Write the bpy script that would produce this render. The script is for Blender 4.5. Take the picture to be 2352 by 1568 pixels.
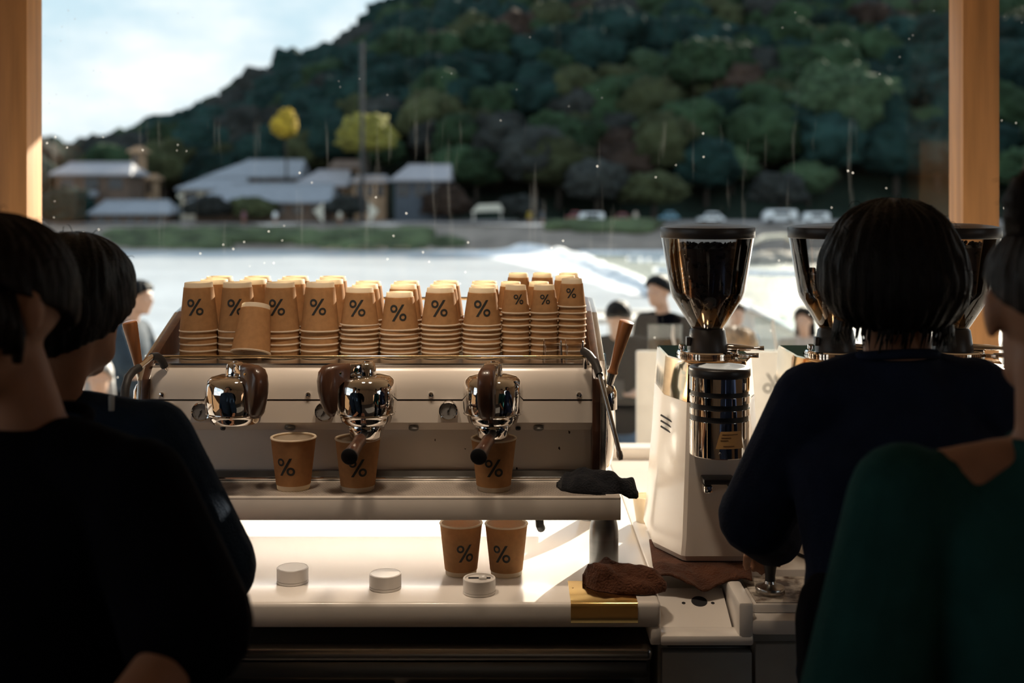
import bpy, bmesh, math, random
from mathutils import Vector, Matrix, noise
random.seed(7)
PI = math.pi
SC = bpy.context.scene
COL = SC.collection
for o in list(bpy.data.objects): bpy.data.objects.remove(o)

# ------------------------------------------------------------------ camera
F, CX, YH, ZC = 2800.0, 1176.0, 445.0, 1.70      # focal length and horizon in pixels of the 2352 x 1568 frame
cd = bpy.data.cameras.new('camera'); cam = bpy.data.objects.new('camera', cd); COL.objects.link(cam)
cam.location = (0, 0, ZC); cam.rotation_euler = (PI/2, 0, 0)
cd.sensor_width = 36; cd.sensor_fit = 'HORIZONTAL'; cd.lens = F/2352*36
cd.shift_y = -(784-YH)/2352; cd.clip_start = .05; cd.clip_end = 2000
cd.dof.use_dof = True; cd.dof.focus_distance = 2.56; cd.dof.aperture_fstop = 2.5
SC.camera = cam

# ------------------------------------------------------------------ world (sky with thin clouds), sun, room lamp, exposure
w = bpy.data.worlds.new('sky'); SC.world = w; w.use_nodes = True
nt = w.node_tree; N = nt.nodes; L = nt.links; N.clear()
out = N.new('ShaderNodeOutputWorld'); bg = N.new('ShaderNodeBackground'); L.new(bg.outputs[0], out.inputs[0])
tc = N.new('ShaderNodeTexCoord'); sep = N.new('ShaderNodeSeparateXYZ'); L.new(tc.outputs['Generated'], sep.inputs[0])
ramp = N.new('ShaderNodeValToRGB'); L.new(sep.outputs['Z'], ramp.inputs[0])
ramp.color_ramp.elements[0].position = 0.0; ramp.color_ramp.elements[0].color = (.84, .91, .94, 1)
ramp.color_ramp.elements[1].position = .75; ramp.color_ramp.elements[1].color = (.22, .40, .62, 1)
e = ramp.color_ramp.elements.new(.16); e.color = (.60, .79, .89, 1)
mp = N.new('ShaderNodeMapping'); mp.inputs['Scale'].default_value = (3.2, 3.2, 8.5); mp.inputs['Location'].default_value = (.35, 0, .1)
L.new(tc.outputs['Generated'], mp.inputs[0])
nz = N.new('ShaderNodeTexNoise'); nz.inputs['Scale'].default_value = 1.6; nz.inputs['Detail'].default_value = 6; nz.inputs['Roughness'].default_value = .55
L.new(mp.outputs[0], nz.inputs[0])
cr = N.new('ShaderNodeValToRGB'); cr.color_ramp.elements[0].position = .42; cr.color_ramp.elements[1].position = .66
L.new(nz.outputs[0], cr.inputs[0])
mx = N.new('ShaderNodeMixRGB'); L.new(cr.outputs[0], mx.inputs[0]); L.new(ramp.outputs[0], mx.inputs[1]); mx.inputs[2].default_value = (1.12, 1.11, 1.09, 1)
L.new(mx.outputs[0], bg.inputs[0]); bg.inputs[1].default_value = 1.15

V3 = Vector
SUN_DIR = Vector((-.52, -1, -.42))               # the way the light travels
sd = bpy.data.lights.new('sun', 'SUN'); so = bpy.data.objects.new('sun', sd); COL.objects.link(so)
sd.energy = 14.0; sd.angle = .012; sd.color = (1.0, .88, .72)
so.rotation_euler = SUN_DIR.to_track_quat('-Z', 'Y').to_euler(); so.location = (20, 45, 20)

for sx, tx, pw in ((-.44, -.46, 30), (-.04, -.06, 30), (.36, .42, 6)):      # warm ceiling spots over the bar
    pd_ = bpy.data.lights.new('ceiling_spot', 'SPOT'); po = bpy.data.objects.new('ceiling_spot', pd_); COL.objects.link(po)
    pd_.energy = pw; pd_.color = (1.0, .80, .60); pd_.spot_size = math.radians(50); pd_.spot_blend = .6; pd_.shadow_soft_size = .07
    po.location = (sx, 2.20, 2.56); po.rotation_euler = (V3((tx, 2.62, 1.05))-po.location).to_track_quat('-Z', 'Y').to_euler()
SC.view_settings.view_transform = 'Standard'; SC.view_settings.look = 'None'
SC.view_settings.gamma = 1.0; SC.view_settings.use_curve_mapping = False; SC.view_settings.exposure = 0.0

# ------------------------------------------------------------------ materials
def _n(nt, t, **kw):
    n = nt.nodes.new(t)
    for k, v in kw.items(): n.inputs[k].default_value = v
    return n
def mat(name, col, rough=.5, metal=0., var=.12, ns=18., bump=0., bs=60., coat=0., transl=0., scale=(1, 1, 1), col2=None, lo=.35, hi=.65, sheen=0., spec=.5, rnd=0., tcol=None):
    m = bpy.data.materials.new(name); m.use_nodes = True; nt = m.node_tree; b = nt.nodes['Principled BSDF']
    b.inputs['Roughness'].default_value = rough; b.inputs['Metallic'].default_value = metal
    b.inputs['Coat Weight'].default_value = coat; b.inputs['Coat Roughness'].default_value = .08
    b.inputs['Specular IOR Level'].default_value = spec
    if sheen: b.inputs['Sheen Weight'].default_value = sheen
    tc = nt.nodes.new('ShaderNodeTexCoord'); mp = nt.nodes.new('ShaderNodeMapping'); mp.inputs['Scale'].default_value = scale
    nt.links.new(tc.outputs['Object'], mp.inputs[0])
    nz = _n(nt, 'ShaderNodeTexNoise', Scale=ns, Detail=4.); nt.links.new(mp.outputs[0], nz.inputs[0])
    r = nt.nodes.new('ShaderNodeValToRGB'); nt.links.new(nz.outputs[0], r.inputs[0])
    r.color_ramp.elements[0].position = lo; r.color_ramp.elements[1].position = hi
    c2 = col2 or tuple(min(1, c*(1+var)) for c in col); c1 = col if col2 else tuple(c*(1-var) for c in col)
    r.color_ramp.elements[0].color = (*c1, 1); r.color_ramp.elements[1].color = (*c2, 1)
    src = r.outputs[0]
    if rnd:
        oi = nt.nodes.new('ShaderNodeObjectInfo'); hs = nt.nodes.new('ShaderNodeHueSaturation')
        mr = nt.nodes.new('ShaderNodeMapRange'); mr.inputs['To Min'].default_value = 1-rnd; mr.inputs['To Max'].default_value = 1+rnd
        nt.links.new(oi.outputs['Random'], mr.inputs[0]); nt.links.new(mr.outputs[0], hs.inputs['Value']); nt.links.new(src, hs.inputs['Color']); src = hs.outputs[0]
    nt.links.new(src, b.inputs['Base Color'])
    if bump:
        n2 = _n(nt, 'ShaderNodeTexNoise', Scale=bs, Detail=3.); nt.links.new(mp.outputs[0], n2.inputs[0])
        bp = nt.nodes.new('ShaderNodeBump'); bp.inputs['Strength'].default_value = bump; bp.inputs['Distance'].default_value = .01
        nt.links.new(n2.outputs[0], bp.inputs['Height']); nt.links.new(bp.outputs[0], b.inputs['Normal'])
    if transl:
        t = nt.nodes.new('ShaderNodeBsdfTranslucent')
        if tcol: t.inputs[0].default_value = (*tcol, 1)
        else: nt.links.new(src, t.inputs[0])
        ms = nt.nodes.new('ShaderNodeMixShader'); ms.inputs[0].default_value = transl
        o = nt.nodes['Material Output']; nt.links.new(b.outputs[0], ms.inputs[1]); nt.links.new(t.outputs[0], ms.inputs[2]); nt.links.new(ms.outputs[0], o.inputs[0])
    return m
def glass(name, tint=(.96, .97, .97), ior=1.5, dirt=False, amp=1.0):
    m = bpy.data.materials.new(name); m.use_nodes = True; nt = m.node_tree; nt.nodes.clear()
    o = nt.nodes.new('ShaderNodeOutputMaterial'); t = nt.nodes.new('ShaderNodeBsdfTransparent'); t.inputs[0].default_value = (*tint, 1)
    g = nt.nodes.new('ShaderNodeBsdfGlossy'); g.inputs['Roughness'].default_value = .01; g.inputs[0].default_value = (1, 1, 1, 1)
    fr = nt.nodes.new('ShaderNodeFresnel'); fr.inputs[0].default_value = ior
    mu = nt.nodes.new('ShaderNodeMath'); mu.operation = 'MULTIPLY'; mu.inputs[1].default_value = amp; nt.links.new(fr.outputs[0], mu.inputs[0])
    ms = nt.nodes.new('ShaderNodeMixShader'); nt.links.new(mu.outputs[0], ms.inputs[0]); nt.links.new(t.outputs[0], ms.inputs[1]); nt.links.new(g.outputs[0], ms.inputs[2])
    last = ms.outputs[0]
    if dirt:                                     # dust specks and dried runs on the pane
        tc = nt.nodes.new('ShaderNodeTexCoord')
        vo = _n(nt, 'ShaderNodeTexVoronoi', Scale=26.); nt.links.new(tc.outputs['Object'], vo.inputs[0])
        lt = nt.nodes.new('ShaderNodeMath'); lt.operation = 'LESS_THAN'; lt.inputs[1].default_value = .055; nt.links.new(vo.outputs['Distance'], lt.inputs[0])
        nz = _n(nt, 'ShaderNodeTexNoise', Scale=5.); nt.links.new(tc.outputs['Object'], nz.inputs[0])
        gt = nt.nodes.new('ShaderNodeMath'); gt.operation = 'GREATER_THAN'; gt.inputs[1].default_value = .53; nt.links.new(nz.outputs[0], gt.inputs[0])
        m1 = nt.nodes.new('ShaderNodeMath'); m1.operation = 'MULTIPLY'; nt.links.new(lt.outputs[0], m1.inputs[0]); nt.links.new(gt.outputs[0], m1.inputs[1])
        mp = nt.nodes.new('ShaderNodeMapping'); mp.inputs['Scale'].default_value = (16, 1, 1.3); nt.links.new(tc.outputs['Object'], mp.inputs[0])
        n2 = _n(nt, 'ShaderNodeTexNoise', Scale=2., Detail=5.); nt.links.new(mp.outputs[0], n2.inputs[0])
        r2 = nt.nodes.new('ShaderNodeMapRange'); r2.inputs['From Min'].default_value = .60; r2.inputs['From Max'].default_value = .9; r2.inputs['To Min'].default_value = .0; r2.inputs['To Max'].default_value = .018
        nt.links.new(n2.outputs[0], r2.inputs[0])
        m2 = nt.nodes.new('ShaderNodeMath'); m2.operation = 'MULTIPLY_ADD'; m2.inputs[1].default_value = .6; nt.links.new(m1.outputs[0], m2.inputs[0]); nt.links.new(r2.outputs[0], m2.inputs[2])
        d = nt.nodes.new('ShaderNodeBsdfTranslucent'); d.inputs[0].default_value = (.8, .8, .78, 1)
        mm = nt.nodes.new('ShaderNodeMixShader'); nt.links.new(m2.outputs[0], mm.inputs[0]); nt.links.new(last, mm.inputs[1]); nt.links.new(d.outputs[0], mm.inputs[2]); last = mm.outputs[0]
    nt.links.new(last, o.inputs[0]); return m

M = {}
def dm(k, *a, **kw): M[k] = mat(k, *a, **kw)
dm('cedar', (.52, .27, .11), .5, var=.18, ns=3.2, scale=(9, 9, .55), bump=.05, bs=12)
dm('wall_wood', (.26, .155, .08), .6, var=.2, ns=3, scale=(6, 6, .5))
dm('floor_concrete', (.075, .068, .062), .5, var=.2, ns=5)
dm('plaster', (.34, .24, .15), .8, var=.05)
dm('white_enamel', (.82, .745, .67), .22, var=.02, ns=4, coat=.5)
dm('solid_surface', (.85, .80, .745), .22, var=.015, ns=6, coat=.08)
dm('cab_grey', (.34, .34, .32), .45, var=.05)
dm('black_void', (.012, .012, .014), .7, var=.1)
dm('black_plastic', (.016, .016, .018), .38, var=.15)
dm('black_rubber', (.02, .02, .022), .55, var=.15, bump=.04)
dm('chrome', (.86, .84, .82), .045, 1., var=.02)
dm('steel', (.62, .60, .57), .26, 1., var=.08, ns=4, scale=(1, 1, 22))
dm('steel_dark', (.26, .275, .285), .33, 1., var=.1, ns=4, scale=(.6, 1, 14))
dm('copper_mirror', (.93, .66, .40), .07, 1., var=.03)
dm('brass', (.74, .53, .22), .12, 1., var=.1, ns=10)
dm('gold_rail', (.80, .62, .38), .16, 1., var=.05)
dm('walnut', (.075, .032, .018), .32, var=.3, ns=4, scale=(14, 14, 1.5), coat=.4)
dm('handle_wood', (.30, .115, .04), .35, var=.25, ns=4, scale=(14, 14, 1.2), coat=.3)
dm('kraft', (.50, .285, .13), .75, var=.10, ns=90, transl=.36, spec=.2, tcol=(.86, .50, .19))
dm('cup_white', (.87, .81, .70), .6, var=.03, transl=.55, tcol=(.97, .86, .66))
dm('cup_inner', (.80, .68, .50), .6, var=.03, transl=.2)
dm('ink', (.014, .014, .012), .6, var=.1)
dm('dial', (.24, .23, .225), .4, var=.08)
dm('puck_white', (.80, .76, .72), .4, var=.03)
dm('puck_top', (.88, .86, .83), .2, var=.03)
dm('charcoal_cloth', (.018, .019, .023), .95, var=.25, bump=.5, bs=260, sheen=.1, spec=.1)
dm('brown_cloth', (.10, .040, .022), .95, var=.3, bump=.8, bs=220, sheen=.08, spec=.1)
dm('bean', (.035, .016, .008), .35, var=.35, ns=60)
dm('sticker', (.62, .36, .14), .5, var=.08)
dm('sticker_ink', (.16, .08, .03), .5)
dm('grounds', (.74, .68, .60), .6, col2=(.10, .055, .03), ns=26, lo=.44, hi=.62)
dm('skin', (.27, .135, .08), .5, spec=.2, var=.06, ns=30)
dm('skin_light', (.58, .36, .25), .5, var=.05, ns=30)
dm('hair_black', (.004, .0036, .0036), .5, spec=.12, var=.4, ns=6, scale=(30, 30, 2), bump=.5, bs=10)
dm('hair_brown', (.008, .005, .004), .5, spec=.12, var=.4, ns=6, scale=(30, 30, 2), bump=.5, bs=10)
dm('hair_grey', (.32, .31, .30), .6, var=.3, ns=20)
dm('hair_curly', (.34, .22, .12), .7, var=.4, ns=30, bump=1, bs=30)
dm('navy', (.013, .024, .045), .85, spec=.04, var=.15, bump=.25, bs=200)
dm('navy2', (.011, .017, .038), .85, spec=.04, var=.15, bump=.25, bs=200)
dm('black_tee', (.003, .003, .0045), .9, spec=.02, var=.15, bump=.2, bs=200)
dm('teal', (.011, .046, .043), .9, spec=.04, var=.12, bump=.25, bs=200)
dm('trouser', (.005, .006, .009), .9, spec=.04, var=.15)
dm('jeans', (.035, .085, .16), .9, var=.25, ns=8)
dm('blue_jacket', (.02, .10, .19), .8, var=.15)
dm('beige', (.50, .42, .35), .85, var=.1)
dm('rose_print', (.20, .09, .11), .85, var=.5, ns=14)
dm('slate_shirt', (.022, .040, .058), .85, var=.2)
dm('shoe', (.03, .03, .03), .6)
dm('eye_white', (.4, .38, .35), .2); dm('iris', (.02, .012, .008), .15)
dm('panel_white', (.80, .78, .74), .6, var=.03, transl=.35)
dm('paving', (.44, .41, .37), .85, var=.12, ns=2.5)
dm('pale_stone', (.66, .62, .56), .85, var=.14, ns=3)
dm('rock', (.34, .30, .25), .9, var=.3, ns=1.2)
dm('gravel_bank', (.24, .20, .165), .95, var=.25, ns=.25)
dm('grass', (.075, .10, .045), .95, var=.45, ns=.3)
dm('road', (.30, .27, .25), .9, var=.1, ns=.5)
dm('forest_floor', (.022, .035, .026), 1., var=.4, ns=.1, spec=.1)
TREE = []
for k, c in (('leaf_dark', (.014, .035, .031)), ('leaf_green', (.028, .052, .026)), ('leaf_olive', (.048, .056, .027)), ('leaf_rust', (.050, .034, .026)), ('leaf_umber', (.036, .040, .037)), ('leaf_fresh', (.046, .075, .040))):
    dm(k, c, .95, var=.45, ns=.9, bump=1., bs=1.6, rnd=.3, spec=.1, transl=.12); TREE.append(M[k])
dm('leaf_yellow', (.48, .33, .03), .9, var=.35, ns=1.2, transl=.2)
dm('leaf_weeping', (.22, .20, .035), .9, var=.45, ns=1.2, transl=.2)
dm('trunk', (.05, .04, .032), .95, var=.3, ns=2)
dm('roof_tile', (.25, .27, .30), .6, var=.1, ns=1.5)
dm('roof_pale', (.33, .32, .34), .6, var=.08, ns=1.5)
dm('house_tan', (.42, .27, .16), .8, var=.12, ns=1.)
dm('house_brown', (.13, .085, .06), .8, var=.15, ns=1.)
dm('house_slate', (.07, .085, .105), .8, var=.1, ns=1.)
dm('house_cream', (.56, .48, .36), .8, var=.08, ns=1.)
dm('window_dark', (.02, .025, .03), .1, var=.1)
dm('canvas', (.75, .72, .62), .8, var=.06, transl=.3)
dm('car_white', (.75, .77, .78), .3, var=.03, coat=.5); dm('car_red', (.30, .05, .05), .3, coat=.5); dm('car_blue', (.10, .25, .33), .35, coat=.5)
dm('tyre', (.02, .02, .02), .8)
dm('foam', (.84, .86, .87), .7, var=.08, ns=.5)
m_ = bpy.data.materials.new('led'); m_.use_nodes = True; b_ = m_.node_tree.nodes['Principled BSDF']; b_.inputs['Emission Color'].default_value = (1, .96, .90, 1); b_.inputs['Emission Strength'].default_value = 11.; M['led'] = m_
M['pane'] = glass('pane', (.95, .965, .965), 1.5, dirt=True, amp=.2)
M['clear'] = glass('clear', (.95, .945, .94), 1.5, amp=1.1)
M['acrylic'] = glass('acrylic', (.86, .92, .93), 1.45)

def special_mats():
    # ribbed river water; pale base colour stands in for reflected sky
    m = mat('water', (.50, .53, .55), .30, var=.12, ns=.06, scale=(1, 2.5, 1)); nt = m.node_tree; b = nt.nodes['Principled BSDF']
    tc = nt.nodes.new('ShaderNodeTexCoord'); mp = nt.nodes.new('ShaderNodeMapping'); mp.inputs['Scale'].default_value = (.55, 1.4, 1); nt.links.new(tc.outputs['Object'], mp.inputs[0])
    nz = _n(nt, 'ShaderNodeTexNoise', Scale=1.1, Detail=3.); nt.links.new(mp.outputs[0], nz.inputs[0])
    bp = nt.nodes.new('ShaderNodeBump'); bp.inputs['Strength'].default_value = .75; bp.inputs['Distance'].default_value = .35
    nt.links.new(nz.outputs[0], bp.inputs['Height']); nt.links.new(bp.outputs[0], b.inputs['Normal']); M['water'] = m
    m = mat('water_stony', (.15, .18, .15), .4, spec=.25, col2=(.33, .36, .32), ns=.35, scale=(1, 2.2, 1)); nt = m.node_tree; b = nt.nodes['Principled BSDF']
    tc = nt.nodes.new('ShaderNodeTexCoord'); nz = _n(nt, 'ShaderNodeTexNoise', Scale=2.2, Detail=3.); nt.links.new(tc.outputs['Object'], nz.inputs[0])
    bp = nt.nodes.new('ShaderNodeBump'); bp.inputs['Strength'].default_value = .8; bp.inputs['Distance'].default_value = .3
    nt.links.new(nz.outputs[0], bp.inputs['Height']); nt.links.new(bp.outputs[0], b.inputs['Normal']); M['water_stony'] = m
    # perforated tray grille: staggered round holes
    m = mat('grille', (.66, .58, .51), .35, metal=.25, var=.1); nt = m.node_tree; b = nt.nodes['Principled BSDF']
    tc = nt.nodes.new('ShaderNodeTexCoord'); mp = nt.nodes.new('ShaderNodeMapping'); mp.inputs['Rotation'].default_value = (0, 0, PI/4); mp.inputs['Scale'].default_value = (210, 210, 0)
    nt.links.new(tc.outputs['Object'], mp.inputs[0])
    vo = _n(nt, 'ShaderNodeTexVoronoi', Scale=1., Randomness=0.); nt.links.new(mp.outputs[0], vo.inputs[0])
    lt = nt.nodes.new('ShaderNodeMath'); lt.operation = 'GREATER_THAN'; lt.inputs[1].default_value = .30; nt.links.new(vo.outputs['Distance'], lt.inputs[0])
    src = b.inputs['Base Color'].links[0].from_socket
    mx = nt.nodes.new('ShaderNodeMixRGB'); mx.inputs[1].default_value = (.02, .014, .01, 1); nt.links.new(lt.outputs[0], mx.inputs[0])
    nz = _n(nt, 'ShaderNodeTexNoise', Scale=7., Detail=3.); nt.links.new(tc.outputs['Object'], nz.inputs[0])
    r = nt.nodes.new('ShaderNodeMapRange'); r.inputs['From Min'].default_value = .56; r.inputs['From Max'].default_value = .72; r.inputs['To Max'].default_value = .75; nt.links.new(nz.outputs[0], r.inputs[0])
    m2 = nt.nodes.new('ShaderNodeMixRGB'); m2.inputs[2].default_value = (.15, .08, .04, 1); nt.links.new(r.outputs[0], m2.inputs[0]); nt.links.new(src, m2.inputs[1])
    nt.links.new(m2.outputs[0], mx.inputs[2]); nt.links.new(mx.outputs[0], b.inputs['Base Color']); M['grille'] = m
    # enamel with coffee splashes (stains of its own)
    m = mat('white_spotted', (.76, .70, .64), .25, var=.03, ns=5, coat=.4); nt = m.node_tree; b = nt.nodes['Principled BSDF']
    src = b.inputs['Base Color'].links[0].from_socket
    tc = nt.nodes.new('ShaderNodeTexCoord'); mp = nt.nodes.new('ShaderNodeMapping'); mp.inputs['Scale'].default_value = (1, 1, .4); nt.links.new(tc.outputs['Object'], mp.inputs[0])
    vo = _n(nt, 'ShaderNodeTexVoronoi', Scale=55.); nt.links.new(mp.outputs[0], vo.inputs[0])
    lt = nt.nodes.new('ShaderNodeMath'); lt.operation = 'LESS_THAN'; lt.inputs[1].default_value = .12; nt.links.new(vo.outputs['Distance'], lt.inputs[0])
    nz = _n(nt, 'ShaderNodeTexNoise', Scale=9.); nt.links.new(tc.outputs['Object'], nz.inputs[0])
    gt = nt.nodes.new('ShaderNodeMath'); gt.operation = 'GREATER_THAN'; gt.inputs[1].default_value = .56; nt.links.new(nz.outputs[0], gt.inputs[0])
    mu = nt.nodes.new('ShaderNodeMath'); mu.operation = 'MULTIPLY'; nt.links.new(lt.outputs[0], mu.inputs[0]); nt.links.new(gt.outputs[0], mu.inputs[1])
    mx = nt.nodes.new('ShaderNodeMixRGB'); mx.inputs[2].default_value = (.05, .03, .02, 1); nt.links.new(mu.outputs[0], mx.inputs[0]); nt.links.new(src, mx.inputs[1]); nt.links.new(mx.outputs[0], b.inputs['Base Color'])
    M['white_spotted'] = m
special_mats()

# ------------------------------------------------------------------ mesh helpers
def V(*a): return Vector(a)
def X(px, D): return (px-CX)/F*D
def Z(py, D): return ZC-(py-YH)/F*D
def P(px, py, D): return V(X(px, D), D, Z(py, D))
class MB:
    def __init__(s): s.v = []; s.f = []; s.m = []; s.cm = 0
    def add(s, vs, fs):
        b = len(s.v); s.v += [tuple(p) for p in vs]; s.f += [tuple(i+b for i in f) for f in fs]; s.m += [s.cm]*len(fs); return s
    def bm(s, bm, T=None):
        bm.verts.index_update(); return s.add([(T @ v.co) if T else v.co.copy() for v in bm.verts], [[v.index for v in f.verts] for f in bm.faces])
    def box(s, x0, x1, y0, y1, z0, z1, bev=0., seg=2, T=None):
        bm = bmesh.new(); bmesh.ops.create_cube(bm, size=1)
        for v in bm.verts: v.co = V(x0+(v.co.x+.5)*(x1-x0), y0+(v.co.y+.5)*(y1-y0), z0+(v.co.z+.5)*(z1-z0))
        if bev: bmesh.ops.bevel(bm, geom=bm.edges[:], offset=bev, segments=seg, profile=.5, affect='EDGES')
        s.bm(bm, T); bm.free(); return s
    def lathe(s, prof, c=(0, 0, 0), seg=32, T=None, closed=False):
        # profile of (radius, z); radius 0 closes on the axis
        vs, fs, rings = [], [], []
        for r, z in prof:
            if r <= 1e-6: rings.append([len(vs)]); vs.append(V(0, 0, z))
            else:
                rings.append(list(range(len(vs), len(vs)+seg))); vs += [V(r*math.cos(2*PI*i/seg), r*math.sin(2*PI*i/seg), z) for i in range(seg)]
        prs = list(zip(rings, rings[1:])) + ([(rings[-1], rings[0])] if closed else [])
        for a, b in prs:
            for i in range(seg):
                j = (i+1) % seg
                if len(a) == 1 and len(b) == 1: continue
                if len(a) == 1: fs.append((a[0], b[j], b[i]))
                elif len(b) == 1: fs.append((a[i], a[j], b[0]))
                else: fs.append((a[i], a[j], b[j], b[i]))
        T2 = Matrix.Translation(c) @ (T or Matrix.Identity(4))
        return s.add([T2 @ v for v in vs], fs)
    def tube(s, pts, r, seg=10, cap=True):
        pts = [Vector(p) for p in pts]; n = len(pts); rs = r if isinstance(r, (list, tuple)) else [r]*n
        vs, fs = [], []; up = None
        for i, p in enumerate(pts):
            t = (pts[min(i+1, n-1)]-pts[max(i-1, 0)]).normalized()
            if up is None: up = t.orthogonal().normalized()
            up = (up-t*up.dot(t)); up = up.normalized() if up.length > 1e-6 else t.orthogonal().normalized()
            w_ = t.cross(up)
            vs += [p+(up*math.cos(2*PI*k/seg)+w_*math.sin(2*PI*k/seg))*rs[i] for k in range(seg)]
        for i in range(n-1):
            for k in range(seg):
                j = (k+1) % seg; fs.append((i*seg+k, i*seg+j, (i+1)*seg+j, (i+1)*seg+k))
        if cap: fs.append(tuple(range(seg))[::-1]); fs.append(tuple((n-1)*seg+k for k in range(seg)))
        return s.add(vs, fs)
    def prism(s, poly, a, b, axis='x', bev=0.):
        # polygon of 2D points, extruded from a to b along an axis
        def pt(u, v, t): return V(t, u, v) if axis == 'x' else (V(u, t, v) if axis == 'y' else V(u, v, t))
        n = len(poly); bm = bmesh.new()
        va = [bm.verts.new(pt(u, v, a)) for u, v in poly]; vb = [bm.verts.new(pt(u, v, b)) for u, v in poly]
        bm.faces.new(va[::-1]); bm.faces.new(vb)
        for i in range(n): bm.faces.new((va[i], va[(i+1) % n], vb[(i+1) % n], vb[i]))
        bmesh.ops.recalc_face_normals(bm, faces=bm.faces[:])
        if bev: bmesh.ops.bevel(bm, geom=bm.edges[:], offset=bev, segments=2, profile=.5, affect='EDGES')
        s.bm(bm); bm.free(); return s
    def loft(s, secs, seg=20):
        # closed sections (centre, half-axis a, half-axis b)
        vs, fs = [], []
        for c, a, b in secs: vs += [c+a*math.cos(2*PI*k/seg)+b*math.sin(2*PI*k/seg) for k in range(seg)]
        n = len(secs)
        for i in range(n-1):
            for k in range(seg):
                j = (k+1) % seg; fs.append((i*seg+k, i*seg+j, (i+1)*seg+j, (i+1)*seg+k))
        fs.append(tuple(range(seg))[::-1]); fs.append(tuple((n-1)*seg+k for k in range(seg)))
        return s.add(vs, fs)
    def cap(s, p0, r0, p1, r1, seg=14, h=4):
        p0, p1 = Vector(p0), Vector(p1); t = (p1-p0); t = t.normalized() if t.length > 1e-6 else V(0, 0, 1); pts, rs = [], []
        for i in range(h+1):
            a = PI/2*(1-i/h); pts.append(p0-t*r0*math.sin(a)); rs.append(max(r0*math.cos(a), r0*.05))
        for i in range(h+1):
            a = PI/2*i/h; pts.append(p1+t*r1*math.sin(a)); rs.append(max(r1*math.cos(a), r1*.05))
        return s.tube(pts, rs, seg)
    def ell(s, c, ax, seg=18, rg=12):
        # ellipsoid, ax = three half-axis vectors
        c = Vector(c); a, b, d = ax; vs, fs = [c+d], []
        for i in range(1, rg):
            t = PI*i/rg
            for k in range(seg): p = 2*PI*k/seg; vs.append(c+(a*math.cos(p)+b*math.sin(p))*math.sin(t)+d*math.cos(t))
        vs.append(c-d)
        for k in range(seg): fs.append((0, 1+k, 1+(k+1) % seg))
        for i in range(rg-2):
            for k in range(seg): j = (k+1) % seg; q = 1+i*seg; fs.append((q+k, q+seg+k, q+seg+j, q+j))
        q = 1+(rg-2)*seg
        for k in range(seg): fs.append((q+k, len(vs)-1, q+(k+1) % seg))
        return s.add(vs, fs)
    def mesh(s, name, mats, off=(0, 0, 0), smooth=40.):
        me = bpy.data.meshes.new(name); o = Vector(off)
        me.from_pydata([Vector(p)-o for p in s.v], [], s.f)
        for m in (mats if isinstance(mats, (list, tuple)) else [mats]): me.materials.append(m)
        if any(s.m): me.polygons.foreach_set('material_index', s.m)
        bm = bmesh.new(); bm.from_mesh(me); bmesh.ops.recalc_face_normals(bm, faces=bm.faces[:]); bm.to_mesh(me); bm.free()
        if smooth:
            me.polygons.foreach_set('use_smooth', [True]*len(me.polygons))
            if smooth < 180: me.set_sharp_from_angle(angle=math.radians(smooth))
        me.update(); return me
def tag(o, label=None, cat=None, group=None, kind=None):
    for k, v in (('label', label), ('category', cat), ('group', group), ('kind', kind)):
        if v: o[k] = v
    return o
def wloc(o):
    p = Vector((0, 0, 0))
    while o: p = p+o.location; o = o.parent
    return p
def link(name, me, parent=None):
    o = bpy.data.objects.new(name, me); COL.objects.link(o)
    if parent: o.parent = parent
    return o
def part(name, mb, m, parent, smooth=40., label=None, kind=None):
    # geometry given in world coordinates; stored relative to its (unrotated) parent
    p = wloc(parent); o = link(name, mb.mesh(name, m, p, smooth), parent)
    return tag(o, label, kind=kind)
def thing(name, label, cat, loc=(0, 0, 0), rot=(0, 0, 0), group=None):
    o = bpy.data.objects.new(name, None); COL.objects.link(o); o.empty_display_size = .05
    o.location = loc; o.rotation_euler = rot; return tag(o, label, cat, group)
def solo(name, mb, m, label=None, cat=None, group=None, kind=None, loc=(0, 0, 0), smooth=40.):
    o = link(name, mb.mesh(name, m, loc, smooth)); o.location = loc; return tag(o, label, cat, group, kind)
def struct(name, mb, m, smooth=40.): return solo(name, mb, m, kind='structure', smooth=smooth)
def copy_tree(o, parent=None):
    c = o.copy(); COL.objects.link(c)
    if parent: c.parent = parent
    for ch in list(o.children): copy_tree(ch, c)
    return c
def bake(mb, voxel, smooth=6, name='body', fac=.5):
    # one continuous surface out of overlapping closed solids
    me = mb.mesh(name, [], (0, 0, 0), 180); ob = bpy.data.objects.new('tmp', me); COL.objects.link(ob)
    r = ob.modifiers.new('r', 'REMESH'); r.mode = 'VOXEL'; r.voxel_size = voxel; r.use_smooth_shade = True
    if smooth: s = ob.modifiers.new('s', 'SMOOTH'); s.iterations = smooth; s.factor = fac
    dg = bpy.context.evaluated_depsgraph_get(); dg.update()
    res = bpy.data.meshes.new_from_object(ob.evaluated_get(dg)); bpy.data.objects.remove(ob); bpy.data.meshes.remove(me)
    out = MB(); out.v = [tuple(v.co) for v in res.vertices]; out.f = [tuple(p.vertices) for p in res.polygons]; out.m = [0]*len(out.f)
    bpy.data.meshes.remove(res); return out
ORD = ['zeroth', 'first', 'second', 'third', 'fourth', 'fifth', 'sixth', 'seventh', 'eighth', 'ninth', 'tenth', 'eleventh', 'twelfth']
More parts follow.
